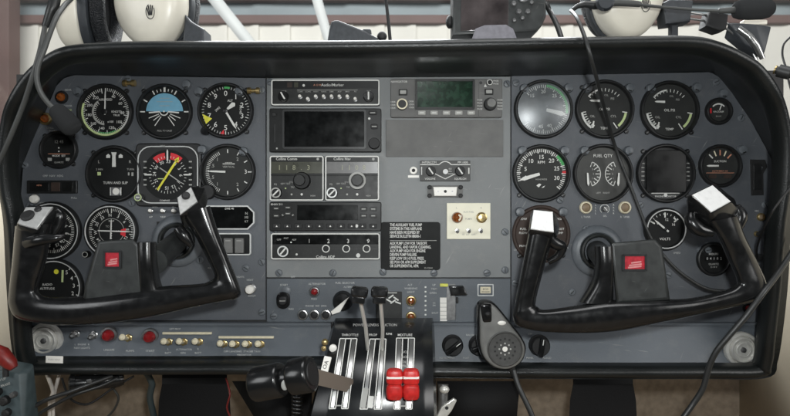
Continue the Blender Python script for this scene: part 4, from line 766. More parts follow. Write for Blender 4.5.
# ------------------------------------------------------------------ control yokes
def sgnp(v, e): return math.copysign(abs(v) ** e, v)
def yoke(capmat, label, cx, cy, yb, outer, inner, th, dy, plates, hub, ribs, bumps, emblem, collar, shaft0):
    t = thing('control_yoke', label, 'control yoke', cx, cy, yb, 'pair of control yokes')
    k0 = K * (D + yb) / D; base = P(cx, cy, yb)
    def q(px, py, d=0.0): return (P(px, py, yb + d * k0) - base) / k0
    N = len(outer)
    pts = [Vector((o[0], o[1], 0)) for o in outer]; pin = [Vector((o[0], o[1], 0)) for o in inner]; ex = [Vector((th[i], dy[i], 0)) for i in range(N)]
    so, si, se = spline(pts, 7), spline(pin, 7), spline(ex, 7)
    rings = []
    for o, i_, e in zip(so, si, se):
        a = (o - i_) / 2; c = (o + i_) / 2; ring = []
        for j in range(28):
            an = 2 * math.pi * j / 28; u, w = sgnp(math.cos(an), .82), sgnp(math.sin(an), .82)
            p = c + a * u; ring.append(q(p.x, p.y, e.y + e.x * w))
        rings.append(ring)
    mb = MB(); mb.loft(rings, 'black_plastic'); mb.build('grip_body', t, angle=50)
    for (quad, ringpts, hw) in plates:
        mb = MB(); hp = [q(*p) for p in quad]
        cen = sum(hp, Vector()) / 4
        up = [cen + (p - cen) * 1.02 for p in hp]
        nn = (hp[1] - hp[0]).cross(hp[2] - hp[1]).normalized()
        if nn.y > 0: nn = -nn
        allp = [p for p in up] + [p - nn * 6 for p in up] + [q(*p) for p in ringpts]
        mb.hull(allp, 'black_plastic', 1.6); h = mb.build('grip_head', t, angle=50)
        mb = MB(); ps = [cen + (p - cen) * .96 for p in hp]
        rings = [[p - nn * 1 for p in ps], [p + nn * .9 for p in ps], [cen + (p - cen) * .95 + nn * 1.4 for p in ps]]
        mb.loft(rings, capmat); mb.build('top_plate', t)
        for (bx, by, br) in hw:
            mb = MB(); b0 = q(bx, by, 0); b1 = q(bx, by, -30)
            # lift the button onto the plate plane
            f0, f1 = (b0 - cen).dot(nn), (b1 - cen).dot(nn); b0 = b0.lerp(b1, f0 / (f0 - f1))
            mb.tube([b0 + nn * .5, b0 + nn * 3, b0 + nn * 4], [br, br, br * .7], 'matte_black', 18); mb.build('button', t)
    for b in bumps:
        mb = MB(); mb.tube([q(*p) for p in spline([Vector(p) for p in b[0]], 5)], [v.x for v in spline([Vector((r_, 0, 0)) for r_ in b[1]], 5)], 'black_plastic', 16); mb.build('trigger_hook', t, angle=60)
    mb = MB(); hi = inset([(p[0], -p[1]) for p in hub], .9); hj = inset([(p[0], -p[1]) for p in hub], 3.0)
    mb.loft([[q(p[0], p[1], 14) for p in hub], [q(p[0], p[1], -9.5) for p in hub], [q(a, -b, -11.5) for a, b in hi], [q(a, -b, -12.4) for a, b in hj]], 'hub_grey'); mb.build('hub_cover', t)
    for r_ in ribs:
        mb = MB(); rings = []
        so = spline([Vector(p) for p in r_[0]], 6); ss = spline([Vector(p) for p in r_[1]], 6)
        for p, e in zip(so, ss):
            c = q(p.x, p.y, p.z); rings.append([c + Vector((e.x * sgnp(math.cos(2 * math.pi * j / 20), .75), e.y * sgnp(math.sin(2 * math.pi * j / 20), .75), 0)) for j in range(20)])
        mb.loft(rings, 'black_plastic'); mb.build('hub_arm', t, angle=50)
    ex_, ey, ew, eh = emblem; c0 = q(ex_, ey, -12.4)
    mb = MB(); mb.frame(rr(ew + 4, eh + 4, 1.5, 3, c0.x, c0.z), 2.2, -12, -13.8, 'bezel_black'); mb.box(c0.x, c0.z, ew, eh, -12, -12.8, 'red_emblem', .1)
    for dz, w, dx in ((.2, .5, 1.5), (-2.2, .62, .6), (-4.3, .66, 0)): mb.line(c0.x + dx - ew * w / 2, c0.z + dz - .7, c0.x + dx + ew * w / 2, c0.z + dz + .7, 1.5, -13, 'pink_ink')
    mb.build('emblem', t)
    # shaft running back into the panel
    mb = MB(); b = Vector((P(*collar, 0) - P(cx, cy, yb))) / (K * (D + yb) / D); a = q(shaft0[0], shaft0[1], 6)
    mb.tube([a, a.lerp(b, .5), b], [13, 12.5, 12.5], 'hub_grey', 24); mb.build('shaft', t)
    c = thing('shaft_collar', 'grey ringed collar where shaft of ' + label.split(' with')[0] + ' enters panel', 'collar', collar[0], collar[1])
    mb = MB(); mb.lathe([(26, .4), (26, -1.5), (25, -3), (22, -5), (19, -5.5), (17.5, -4)], 'post_grey', n=40, caps=False); mb.build('flange', c)
    mb = MB(); mb.lathe([(18.4, -3), (17.4, -8), (16, -9), (14.6, -8), (14.4, -1)], 'hub_grey', n=40, caps=False); mb.build('inner_ring', c)
    return t
out = [(15, 226), (12, 262), (9, 290), (9, 306), (19, 319), (55, 325), (100, 324), (150, 317), (190, 308), (225, 301), (236, 299), (241, 291), (232, 266), (220, 236), (210, 206)]
inn = [(52, 224), (47, 258), (39, 284), (39, 292), (48, 297), (70, 297), (100, 294), (140, 289), (165, 286), (196, 284), (207, 282), (214, 276), (206, 258), (195, 236), (181, 214)]
th = [13, 14, 14, 14, 14, 15, 18, 18, 15, 14, 14, 14, 14, 14, 12]; dy = [-8, -4, 0, 0, 0, 0, 0, 0, 0, 0, 0, 0, 0, -4, -8]
yoke('grip_plate', 'pilot yoke with two black thumb buttons and red hub emblem', 125, 275, -0.15, out, inn, th, dy,
     [([(17, 224, -22), (26, 207.5, -8), (54, 207, -8), (37, 230, -24)], [(15, 230, -8), (13, 240, 4), (30, 243, -12), (48, 243, -8), (54, 236, 8), (61, 216, 12), (58, 207, 14), (28, 205, 14)], [(28.5, 217, 6.6), (39, 210.8, 3.4)]),
      ([(177, 198, -19), (191, 187, -12), (198, 202, -15), (180, 216, -23)], [(182, 224, -8), (186, 230, 4), (205, 212, -6), (208, 200, 6), (205, 188, 8), (194, 185, 8), (180, 210, 6)], [(186, 196.5, 4)])],
     [(98, 241), (133, 239), (139, 245), (143, 299), (83, 301), (85, 287)],
     [([(147, 242, -6), (148, 262, -6), (150, 282, -2), (153, 300, 0)], [(8, 10, 0), (8, 11, 0), (9, 12, 0), (14, 12, 0)])],
     [([(28, 243, -16), (40, 240, -24), (56, 238, -22), (64, 236, -18)], [6, 5, 4, 2.5]), ([(56, 210, 6), (60, 216, 8), (58, 226, 8), (50, 238, 4)], [4, 6, 6, 4]), ([(178, 228, -8), (184, 236, -8), (192, 246, -6)], [5, 6, 3])],
     (112.5, 259.5, 14, 14), (178, 241), (154, 262))
out = [(530, 226), (523, 262), (515, 303), (513, 318), (522, 328), (560, 333), (610, 332), (660, 323), (717, 311), (751, 303), (763, 297), (767, 285), (757, 260), (746, 238), (738, 216)]
inn = [(557, 226), (546, 262), (536, 300), (538, 307), (546, 309.5), (575, 305.5), (610, 300), (655, 299), (690, 298), (722, 291), (735, 285), (736, 278), (727, 258), (719, 240), (708, 222)]
yoke('glare_white_plate', 'copilot yoke with grip plates coloured glare white and red hub emblem', 640, 275, -0.15, out, inn, th, dy,
     [([(533, 210, -12), (553, 212, -12), (554, 233, -25), (530, 229.5, -25)], [(530, 240, -10), (546, 244, -10), (557, 238, -6), (530, 216, 10), (557, 216, 10), (534, 208.5, 8), (560, 228, 4)], []),
      ([(691, 195, -18), (712, 185, -11), (731, 202, -14), (711, 213, -24)], [(686, 200, 0), (688, 218, 2), (694, 226, 2), (708, 230, -6), (724, 228, -8), (739, 210, 0), (738, 218, 4), (715, 183.5, 8), (735, 199, 6)], [])],
     [(611, 243), (655, 239), (662, 246), (670, 300), (616, 304)],
     [([(603.5, 246, -6), (604, 264, -6), (602, 282, -2), (596, 302, 0)], [(8, 10, 0), (8, 11, 0), (10, 12, 0), (16, 12, 0)])],
     [([(548, 238, -6), (556, 244, -6), (562, 247, -4), (558, 256, -2), (548, 262, 0)], [6, 6, 5, 4, 3]), ([(692, 214, -4), (692, 222, -6), (700, 230, -8), (712, 232, -8)], [5, 7, 7, 5]), ([(736, 206, 4), (740, 216, 4), (737, 228, 2)], [4, 7, 5])],
     (634.5, 262.5, 20, 13), (597, 251), (608, 262))

# ------------------------------------------------------------------ throttle quadrant
prof = spline([Vector(p) for p in ((318, -.015, 0), (324, -.045, 0), (334, -.078, 0), (348, -.106, 0), (366, -.130, 0), (388, -.148, 0), (412, -.158, 0), (440, -.160, 0))], 6)
def yprof(py):
    for a, b in zip(prof, prof[1:]):
        if a.x <= py <= b.x: return a.y + (b.y - a.y) * (py - a.x) / (b.x - a.x)
    return prof[-1].y
def F(px, py, off=.0012): return P(px, py, yprof(py) - off)
def fx(py, a, b): t = (py - 318) / 98; return a + (b - a) * t
Q = bpy.data.objects.new('throttle_quadrant', None); C.objects.link(Q); Q.location = P(380, 416, -.1); tag(Q, 'black curved throttle quadrant with white outlined slots at centre bottom', 'throttle quadrant')
def qp(name, mb, angle=38):
    o = mb.build(name, angle=angle); o.parent = Q; o.matrix_parent_inverse = Matrix.Translation(Q.location).inverted(); return o
rows = []
for p in prof:
    py, y = p.x, p.y
    cols = [(fx(py, 334, 309), min(.02, y + .05)), (fx(py, 336, 311), y + .010), (fx(py, 345, 324), y + .002), (fx(py, 348, 328), y), (fx(py, 420, 423), y), (fx(py, 424, 427), y + .002), (fx(py, 432, 434), y + .006), (fx(py, 434, 437), min(.02, y + .05))]
    rows.append([P(x, py, min(.02, yy)) for x, yy in cols])
mb = MB(); mb.loft(rows, 'quad_face', closed_ring=False, caps=False); mb.v = mb.v; qp('console_cover', mb, 30)
mb = MB()
def strip(pts, w, mat='white_ink', off=.0016):
    pl_ = []
    for (a, b) in zip(pts, pts[1:]):
        n_ = max(1, int(abs(b[1] - a[1]) / 5))
        pl_ += [(a[0] + (b[0] - a[0]) * i / n_, a[1] + (b[1] - a[1]) * i / n_) for i in range(n_)]
    pl_.append(pts[-1]); vs = []
    for i, p in enumerate(pl_):
        a, b = pl_[max(0, i - 1)], pl_[min(len(pl_) - 1, i + 1)]; d = Vector((b[0] - a[0], b[1] - a[1])).normalized(); nx, ny = -d.y * w / 2, d.x * w / 2
        vs += [F(p[0] + nx, p[1] + ny, off), F(p[0] - nx, p[1] - ny, off)]
    mb.add(vs, [(2 * i, 2 * i + 1, 2 * i + 3, 2 * i + 2) for i in range(len(pl_) - 1)], mat)
for (xa, xb, ya, xc, xd, yb) in ((340, 357, 338.5, 329, 348, 408.5), (370, 386, 339, 360, 381.5, 409), (396.5, 414.5, 338, 394, 412, 409)):
    for u0, u1 in ((0, .34), (.66, 1)):
        x0, x1, x2, x3 = xa + (xb - xa) * u0, xa + (xb - xa) * u1, xc + (xd - xc) * u0, xc + (xd - xc) * u1
        strip([(x0, ya), (x2, yb)], 1.0); strip([(x1, ya), (x3, yb)], 1.0); strip([(x0, ya), (x1, ya)], 1.0); strip([(x2, yb), (x3, yb)], 1.0)
        strip([((x0 + x1) / 2, ya + 1), ((x2 + x3) / 2, yb - 1)], (x1 - x0) * .62, 'steel', .0014)
    strip([(xa + (xb - xa) * .3, ya), (xa + (xb - xa) * .7, ya)], 1.0)
    strip([(xc + (xd - xc) * .3, yb - 3), (xc + (xd - xc) * .7, yb - 3)], 1.2, 'dim_ink')
strip([(366, 388), (362.5, 408)], 5.5, 'dim_ink', .0018); strip([(371.5, 396), (370, 408)], 5, 'white_ink', .0018)
def qtext(s, px, py, size, mat='white_ink'):
    vs, fs = glyphs(s); mb.add([F(px + a * size, py - b * size, .0018) for a, b in vs], fs, mat)
qtext('POWER  LEVERS  FRICTION', 375, 325, 3.6); qtext('THROTTLE', 350, 335, 3.4); qtext('PROP', 373, 335, 3.4); qtext('RPM', 389, 334, 3.2); qtext('MIXTURE', 405, 335, 3.6)
for z in (352, 357, 362, 366): qtext('IDLE' if z > 360 else 'RICH', 405, z, 3.2, 'dim_ink')
qp('slot_marking', mb)
mb = MB(); mb.box(0, 0, 7.5, 17, .6, -1, 'white_plastic', .2, .8); mb.text('OA', 0, 0, 6.4, -1.2, 'matte_black', 84)
o = mb.build('sticker'); place(o, 326, 365, yprof(365) - .004); o.rotation_euler = (R(-22), R(8), R(-14)); o['label'] = 'white sticker'; o.parent = Q; o.matrix_parent_inverse = Matrix.Translation(Q.location).inverted()
mb = MB(); mb.lathe([(3.4, .5), (3.4, -2), (2.2, -4), (.01, -4.4)], 'brass', -4, 6, 14, caps=False); mb.lathe([(3.8, 1), (3.8, -1.4), (3, -2), (.01, -2)], 'white_plastic', 4, 0, 16, caps=False); mb.lathe([(2.6, .5), (2.6, -3), (.01, -3.4)], 'brass', -5, 0, 12, caps=False)
o = mb.build('friction_lock_button'); place(o, 329, 348, yprof(348) + .002); o.parent = Q; o.matrix_parent_inverse = Matrix.Translation(Q.location).inverted()
# propeller levers
for (kx, ky, bx, by, rot, lab) in ((358.5, 295, 368, 352, -12, 'black knobbed propeller lever leaning left on a thin steel shaft'), (378.5, 295, 382, 352, -3, 'black knobbed propeller lever standing straighter on a thin steel shaft')):
    t = worldthing('propeller_lever', lab, 'lever', F(bx, by), 'propeller levers')
    mb = MB(); mb.tube([P(bx, by, yprof(by) + .01), P((bx + kx) / 2 + 2.5, by - 24, -.155), P(kx + 2, ky + 6, -.185)], .0024, 'vent_metal', 10); wp('shaft', mb, t)
    mb = MB(); mb.box(0, 0, 17, 10, 6, -8, 'black_plastic', 2.5, 3); mb.box(0, -7.5, 13, 7, 5, -6, 'black_plastic', 1.2, 1.5); mb.line(-6, -3.6, 6, -3.6, .9, -7, 'dull_steel'); o = mb.build('knob'); place(o, kx + 1, ky - 3, -.19); o.rotation_euler = (0, R(-rot * .6), 0); o.parent = t; o.matrix_parent_inverse = Matrix.Translation(t.location).inverted()
# mixture levers with ribbed red knobs
for (x, s) in ((394.5, 'left'), (411, 'right')):
    t = worldthing('mixture_lever', s + ' of two ribbed red mixture knobs on the quadrant', 'lever', F(x, 388), 'red mixture levers')
    mb = MB(); mb.M = None
    zs = [(-15, 5.0), (-14, 6.8), (-11.5, 7.8), (-6, 8.1), (-1.8, 7.5), (-.6, 6.3), (.6, 6.3), (1.8, 7.5), (5, 8.1), (11.5, 7.8), (14, 6.8), (15, 5.0)]
    mb.loft([[(w_ * 1.06 * sgnp(math.cos(2 * math.pi * j / 24), .6), 7.5 * w_ / 8 * sgnp(math.sin(2 * math.pi * j / 24), .6), z) for j in range(24)] for z, w_ in zs], 'red_knob')
    o = mb.build('knob', angle=30); place(o, x, 384, yprof(384) - .024); o.parent = t; o.matrix_parent_inverse = Matrix.Translation(t.location).inverted()
    mb = MB(); mb.box(0, 8, 15.6, 2.0, 0, -7.9, 'white_plastic', .4); o = mb.build('white_band'); place(o, x, 384, yprof(384) - .024); o.parent = t; o.matrix_parent_inverse = Matrix.Translation(t.location).inverted()
    mb = MB(); mb.tube([P(x, 386, yprof(386) + .01), P(x, 385, yprof(385) - .022)], .003, 'dull_steel', 10); wp('shaft', mb, t)
# throttle: two black drums on one flat taupe arm
t = worldthing('throttle_lever', 'black twin drum throttle handle on a flat taupe arm', 'lever', F(340, 384))
mb = MB(); a = P(352, 386, yprof(386) + .004); b = P(310, 375, -.215)
w = Vector((0.001, -.002, .0095)); d = (b - a).normalized(); nn = d.cross(w).normalized() * .0016
mb.loft([[p + w * k1 + nn * k2 for k1, k2 in ((1, 1), (1, -1), (-1, -1), (-1, 1))] for p in (a, a.lerp(b, .5), b)], 'taupe'); wp('arm', mb, t)
c0, c1 = P(252, 385, -.215), P(312, 373.5, -.235); ax = (c1 - c0)
def drum(f0, f1, r_, nm):
    L_ = ax.length; u = ax.normalized(); A = c0 + ax * f0; B = c0 + ax * f1; e = .0035
    mb = MB(); mb.tube([A, A + u * e * .4, A + u * e, B - u * e, B - u * e * .4, B], [r_ * .86, r_ * .96, r_, r_, r_ * .96, r_ * .86], 'black_plastic', 36); return wp(nm, mb, t)
drum(0.03, .52, .0198, 'grip_drum'); drum(.66, 1.0, .0205, 'grip_drum'); drum(.50, .68, .0125, 'neck')
mb = MB(); u = ax.normalized(); e = c1; mb.tube([e - u * .001, e + u * .0012, e + u * .0004, e - u * .002], [.0135, .0128, .0095, .006], 'matte_black', 30); wp('end_cap', mb, t)
mb = MB(); p = c0 + ax * .585 + Vector((0, -.0125, -.004)); mb.ball(p, .004, .0014, .006, 'dim_ink'); wp('grey_button', mb, t)

# ------------------------------------------------------------------ hand microphone and cables
t = thing('hand_microphone', 'grey teardrop hand microphone hanging over lower right panel', 'microphone', 502, 343, -.075)
prf = [(-18.5, 45, 2), (-24, 40, 0)]
outl = spline([Vector(p) for p in ((-17, 43, 0), (-8, 40, 0), (5, 25, 0), (18, 8, 0), (23, -4, 0), (19, -17, 0), (7, -25, 0), (-8, -24, 0), (-20, -14, 0), (-24.5, 0, 0), (-25, 15, 0), (-25, 32, 0), (-23.5, 40, 0))], 5, True)
pol = [(p.x, p.y) for p in outl]
mb = MB(); mb.loft([[(x, 10, z) for x, z in inset(pol, 3)], [(x, 7, z) for x, z in pol], [(x, -4, z) for x, z in pol], [(x, -6, z) for x, z in inset(pol, .8)]], 'black_plastic'); mb.build('back_shell', t)
p1, p2, p3 = inset(pol, 1.8), inset(pol, 3.4), inset(pol, 5)
mb = MB(); mb.loft([[(x, -5.5, z) for x, z in p1], [(x, -8, z) for x, z in p1], [(x, -9.5, z) for x, z in inset(pol, 2.5)], [(x, -10.2, z) for x, z in p2], [(x, -10.6, z) for x, z in p3]], 'mic_grey'); mb.build('front_shell', t)
mb = MB(); mb.lathe([(17.5, -10), (17.5, -11.2), (16.4, -11.8), (15.6, -11), (8, -10.9), (.01, -10.8)], 'mic_grille', 1, -3.5, 40, caps=False)
for r_, c_ in ((10, 14), (5.5, 8)):
    for i in range(c_): x, z = pos(360 * i / c_, r_); mb.disc(1.1 if r_ > 8 else .9, -11.2, 'dim_ink' if r_ < 8 else 'matte_black', 1 + x, -3.5 + z, 8)
mb.disc(2.6, -11.3, 'white_plastic', 1, -3.5, 14); mb.build('grille', t)
mb = MB(); mb.hull([(-24, -9, 42), (-12, -9, 41), (-11, -9, 22), (-21, -9, 21), (-23, -13, 40), (-13, -13, 39), (-13, -12, 24), (-20, -12, 24)], 'black_plastic', 1.2); mb.ball((-16, -12, 31), 3.4, 3, 2.6, 'matte_black'); mb.build('talk_button', t)
mb = MB(); mb.ball((-2, -10.6, 22), 4.2, .9, 2.2, 'white_plastic'); mb.build('badge', t)
mb = MB(); mb.tube([(9, 2, -22), (11, 2, -28), (13, 2, -34)], [4, 3.2, 2.6], 'cable_rubber', 14); mb.build('strain_relief', t)
def cable(label, pts, r_, mat='cable_rubber', name='cable', m=8, group=None):
    p = spline(W(pts), m); p = spline(p[::4] + ([p[-1]] if (len(p) - 1) % 4 else []), 5)
    mb = MB(); mb.tube(p, r_, mat, 10); o = mb.build(name, angle=60)
    return tag(o, label, 'cable', group)
cable('black cord running down from the hand microphone', [(513.5, 370, -.075), (518, 385, -.08), (525, 400, -.085), (533, 418, -.09), (540, 440, -.095)], .0038)
cable('long dark cable draped over glareshield across the fuel gauge', [(571, 11, -.10), (577, 18, -.15), (585, 38, -.179), (592, 62, -.176), (599, 88, -.13), (606, 115, -.07), (614, 143, -.032), (622, 166, -.026), (631, 188, -.024), (641, 214, -.024), (652, 240, -.026), (672, 265, -.03), (692, 281, -.035), (712, 290, -.035), (745, 292, -.03)], .0025, 'cable_rubber')
cable('thick black cable crossing right air vent and dropping below the panel', [(800, 240, -.10), (789, 257, -.13), (776, 276, -.15), (763, 293, -.165), (745, 317, -.165), (727, 338, -.16), (716, 352, -.155), (709, 367, -.15), (703, 388, -.145), (693, 404, -.14), (680, 422, -.14)], .0036)
cable('thin black wire looping past right end of copilot yoke', [(798, 180, -.13), (786, 193, -.14), (772, 212, -.14), (762, 232, -.10), (757, 248, -.05), (757, 257, -.02)], .0014, 'matte_black')
cable('thin black wire loop hanging outside right edge of glareshield', [(792, 36, -.06), (784, 44, -.06), (782.5, 56, -.06), (786, 68, -.07), (789, 82, -.08), (793, 96, -.09)], .0014, 'matte_black')
def plug(label, a, b, r_, group='jack plugs at right panel edge'):
    t = worldthing('jack_plug', label, 'plug', P(*a), group); A, B = P(*a), P(*b)
    mb = MB(); mb.tube([A, A.lerp(B, .08), A.lerp(B, .1), A.lerp(B, .6), A.lerp(B, .62), A.lerp(B, 1)], [r_ * .6, r_ * .6, r_, r_, r_ * .75, r_ * .55], 'cable_rubber', 16); wp('sleeve', mb, t); mb = MB(); mb.tube([A.lerp(B, -.06), A], r_ * .7, 'brass', 14); wp('brass_nut', mb, t)
plug('upper black jack plug at right edge of copilot panel', (758, 234, -.006), (792, 238, -.07), .0058); plug('lower black jack plug just beside hour meter', (755, 257, -.006), (782, 260, -.06), .0056)
plug('black jack plug sticking out beside right shoulder of glareshield', (776, 70, -.145), (800, 76, -.16), .008, None)

# ------------------------------------------------------------------ things lying on the glareshield
def logo(mb, x, z, y, s, mat='matte_black'):
    n_ = 24
    for i in range(n_): 
        a0, a1 = 2 * math.pi * i / n_, 2 * math.pi * (i + 1) / n_
        if 1 < i < 7: continue
        mb.line(x + 4 * s * math.cos(a0), z + 6 * s * math.sin(a0), x + 4 * s * math.cos(a1), z + 6 * s * math.sin(a1), .7 * s, y, mat)
    for dx, dz, a in ((-2.6, 1, 118), (-1.2, 2.4, 104), (.6, 3, 90), (2.2, 2.4, 74)): mb.line(x + dx * .5 * s, z - 3 * s, x + (dx + 3.2 * math.cos(R(a)) * .3) * s, z + (dz + 2.6) * s, 1.1 * s, y, mat)
def earcup(par, M, rx, rz, withlogo=None, mat='shell_cream'):
    def el(mb, rings, m): 
        mb.M = M; mb.loft([[(rx * f * math.cos(2 * math.pi * j / 44), y, rz * f * math.sin(2 * math.pi * j / 44)) for j in range(44)] for f, y in rings], m)
    mb = MB(); el(mb, [(.93, 12), (1.0, 8), (1.0, 0), (.985, -5), (.94, -10), (.84, -14), (.66, -17), (.4, -19), (.12, -19.6)], mat); s = mb.build('ear_shell', par, angle=60)
    mb = MB(); el(mb, [(.90, 10), (1.03, 11), (1.05, 15), (1.03, 19), (.9, 20)], 'headset_grey'); mb.build('seal_ring', par)
    mb = MB(); rings = []
    mb.M = M
    for i in range(12):
        a = 2 * math.pi * i / 12; rings.append([( (rx * .82 + 7 * math.cos(a)) * math.cos(2 * math.pi * j / 44) * (1 + .012 * math.cos(j * 5.2)), 27 + 8 * math.sin(a), (rz * .82 + 7 * math.cos(a)) * math.sin(2 * math.pi * j / 44)) for j in range(44)])
    mb.loft(rings, 'cushion', closed_path=True); mb.build('ear_cushion', par, angle=70)
    mb = MB(); el(mb, [(.8, 24), (.78, 22)], 'foam'); mb.build('ear_pad', par)
    if withlogo:
        mb = MB(); mb.M = M; logo(mb, *withlogo); mb.build('emblem', par)
LHS = thing('aviation_headset', 'white shelled headset lying on left end of glareshield, its mic hanging over edge', 'headset', 130, 48, -.09, 'two white headsets')
def lc(px, py): return px - 130, 48 - py
x, z = lc(151, 2); earcup(LHS, Matrix.Translation((x, 0, z)) @ Matrix.Rotation(R(-12), 4, 'Z') @ Matrix.Rotation(R(6), 4, 'X'), 37, 46, (11, -14, -19.6, 1.15))
x, z = lc(71, 4); earcup(LHS, Matrix.Translation((x, 16, z)) @ Matrix.Rotation(R(-84), 4, 'Z'), 34, 44)
mb = MB(); x, z = lc(197, 31); mb.prism([(x - 11, z + 16), (x - 5, z + 9), (x + 8, z + 1), (x + 9, z - 20), (x - 14, z - 20)], 20, -4, 'headset_grey', 2); mb.build('volume_box', LHS)
mb = MB(); hp = spline([Vector(p) for p in ((-62, 14, 70), (-50, 24, 105), (-10, 34, 128), (25, 24, 105), (24, 6, 80), (22, 2, 60))], 8)
mb.loft([[p + Vector((0, 12 * c_, 3 * s_)) for c_, s_ in ((1, 0), (.7, .7), (-.7, .7), (-1, 0), (-.7, -.7), (.7, -.7))] for p in hp], 'headset_grey'); mb.build('headband', LHS, angle=70)
mb = MB(); mb.tube(spline(W([(72, -2, -.12), (65, 5, -.15), (57, 16, -.18), (50, 33, -.192), (44, 50, -.197), (38, 66, -.198), (37, 80, -.196), (41, 93, -.192), (49, 104, -.188), (56, 110, -.186)]), 6), .0031, 'grey_rubber', 12); wp('mic_boom', mb, LHS, 70)
mb = MB(); A = P(54, 107, -.187); B = P(75, 131, -.182); ff = [(-.02, 3), (.02, 6), (.12, 8.4), (.45, 10), (.75, 10.5), (.93, 9.6), (1.03, 6.4), (1.07, 2)]
mb.tube([A.lerp(B, f) for f, _ in ff], [r_ * .00118 for _, r_ in ff], 'foam', 20); wp('mic_foam', mb, LHS, 70)
mb = MB(); mb.tube(W([(56, -6, -.15), (53, 8, -.155), (51, 11, -.155), (46, 25, -.155), (44.5, 28, -.155)]), [.007, .007, .006, .0045, .003], 'cable_rubber', 14); wp('strain_relief', mb, LHS)
cable('dark headset cable falling over left shoulder of the glareshield', [(45, 27, -.155), (42, 42, -.185), (39, 55, -.19), (32, 78, -.188), (24, 103, -.18), (12, 133, -.17), (0, 160, -.16), (-14, 190, -.15)], .0030, 'grey_rubber')
RHS = thing('aviation_headset', 'white shelled headset lying on right end of glareshield, its mic boom pointing right', 'headset', 650, 44, -.09, 'two white headsets')
def rc(px, py): return px - 650, 44 - py
x, z = rc(628, -8); earcup(RHS, Matrix.Translation((x, 0, z)) @ Matrix.Rotation(R(10), 4, 'Z') @ Matrix.Rotation(R(8), 4, 'X'), 36, 47, (9, -15, -19.4, 1.15))
mb = MB(); x, z = rc(677, 13); mb.prism([(x - 17, z + 8), (x - 10, z + 12), (x + 14, z + 11), (x + 11, z - 10), (x - 14, z - 13)], 12, -6, 'headset_grey', 2); mb.box(x - 1, z - 18, 7, 16, 10, 2, 'headset_grey', 1); mb.build('slider_block', RHS)
mb = MB(); x, z = rc(716, 22); mb.prism([(x - 8, z + 10), (x + 11, z + 7), (x + 9, z - 8), (x + 2, z - 10), (x - 12, z - 5)], 12, -4, 'matte_black', 2); mb.build('slider_block', RHS)
mb = MB(); hp = spline([Vector((rc(a, b)[0], y, rc(a, b)[1])) for a, b, y in ((662, 12, 0), (690, 15, 2), (716, 19, 4), (735, 29, 4), (752, 44, 4), (761, 62, 4))], 6)
for o_z in (3, -3): mb.tube([p + Vector((0, 0, o_z)) for p in hp], 1.2, 'steel', 8)
mb.build('headband_wire', RHS, angle=70)
x, z = rc(748, 42)
mb = MB(); mb.hull([(x - 20, 0, z + 20), (x + 4, -6, z + 16), (x + 20, -6, z + 14), (x + 21, 10, z + 12), (x + 14, -4, z - 14), (x + 10, 12, z - 16), (x - 4, 0, z - 2), (x - 16, 16, z + 8)], 'headset_grey', 2.5); mb.build('rear_ear_shell', RHS, angle=50)
mb = MB(); mb.box(x + 6, z + 19, 24, 5, 4, -3, 'shell_cream', 1, 1.5); mb.build('rear_trim', RHS)
mb = MB(); mb.tube([Vector((x_, y_, z_)) for x_, y_, z_ in ((x - 13, -6, z + 12), (x - 4, -8, z + 4), (x + 4, -8, z - 6), (x + 11, -6, z - 18))], [3, 3.4, 3.4, 2.6], 'steel', 12); mb.build('headband_strip', RHS)
mb = MB(); mb.tube(W([(604, 3, -.135), (618, 2.5, -.137), (637, 4, -.138), (640, 4.5, -.138), (641, 5, -.138), (665, 7.5, -.139), (700, 10.2, -.14), (718, 11, -.14), (719, 11, -.14), (738, 10, -.14)]), [.005, .0048, .004, .0036, .0020, .0019, .0019, .0020, .0034, .0046], 'grey_rubber', 14); wp('mic_boom', mb, RHS)
mb = MB(); A, B = P(605, 2, -.128), P(605, 2, -.142); mb.tube([A, B, B + Vector((0, -.003, 0))], [.0115, .0115, .009], 'headset_grey', 28); wp('boom_pivot', mb, RHS)
mb = MB(); A = P(734, 10, -.14); B = P(774, 8.5, -.14); ff = [(0, 5), (.03, 8), (.15, 9.6), (.4, 10.4), (.7, 10.4), (.88, 8.8), (.97, 5.8), (1, 2)]
mb.tube([A.lerp(B, f) for f, _ in ff], [r_ * .00127 for _, r_ in ff], 'foam', 22); wp('mic_foam', mb, RHS, 70)
mb = MB(); mb.tube([Vector((rc(a, b)[0], -8, rc(a, b)[1])) for a, b in ((600, 7), (592, 8), (582, 7), (575, 9), (571, 12))], [4.4, 4.2, 3.2, 2.4, 2], 'cable_rubber', 14); mb.build('strain_relief', RHS)
# portable navigator on its stand
G = thing('portable_gps', 'dark portable navigation unit on pale stand atop the glareshield', 'navigation unit', 500, 44, -.09)
def gc(px, py): return px - 500, 44 - py
mb = MB(); q_ = [gc(*p) for p in ((452, -40), (545, -40), (545, 18), (541, 27), (535, 33), (452, 37))]; mb.prism(q_, 18, -6, 'hub_grey', 2.5); mb.build('case', G)
mb = MB(); q_ = [gc(*p) for p in ((461, -36), (508, -36), (507, 31), (460, 33))]; mb.prism(q_, -5.5, -6.8, 'gps_screen', .3); mb.build('screen', G)
for px, py, r_ in ((522, 0, 4.8), (512.5, 6, 2.8), (517.5, 14, 2.8), (526.5, 14, 2.8), (513, 22.5, 2.2), (521, 20.5, 2.2), (530, 5, 2.4)):
    mb = MB(); x, z = gc(px, py); mb.lathe([(r_, -5.8), (r_, -7.4), (r_ * .7, -8.4), (.01, -8.6)], 'dull_steel', x, z, 18, caps=False); mb.build('key', G)
mb = MB(); x, z = gc(450, 21); mb.ball((x, 4, z), 4, 6, 6.5, 'matte_black'); mb.build('side_knob', G)
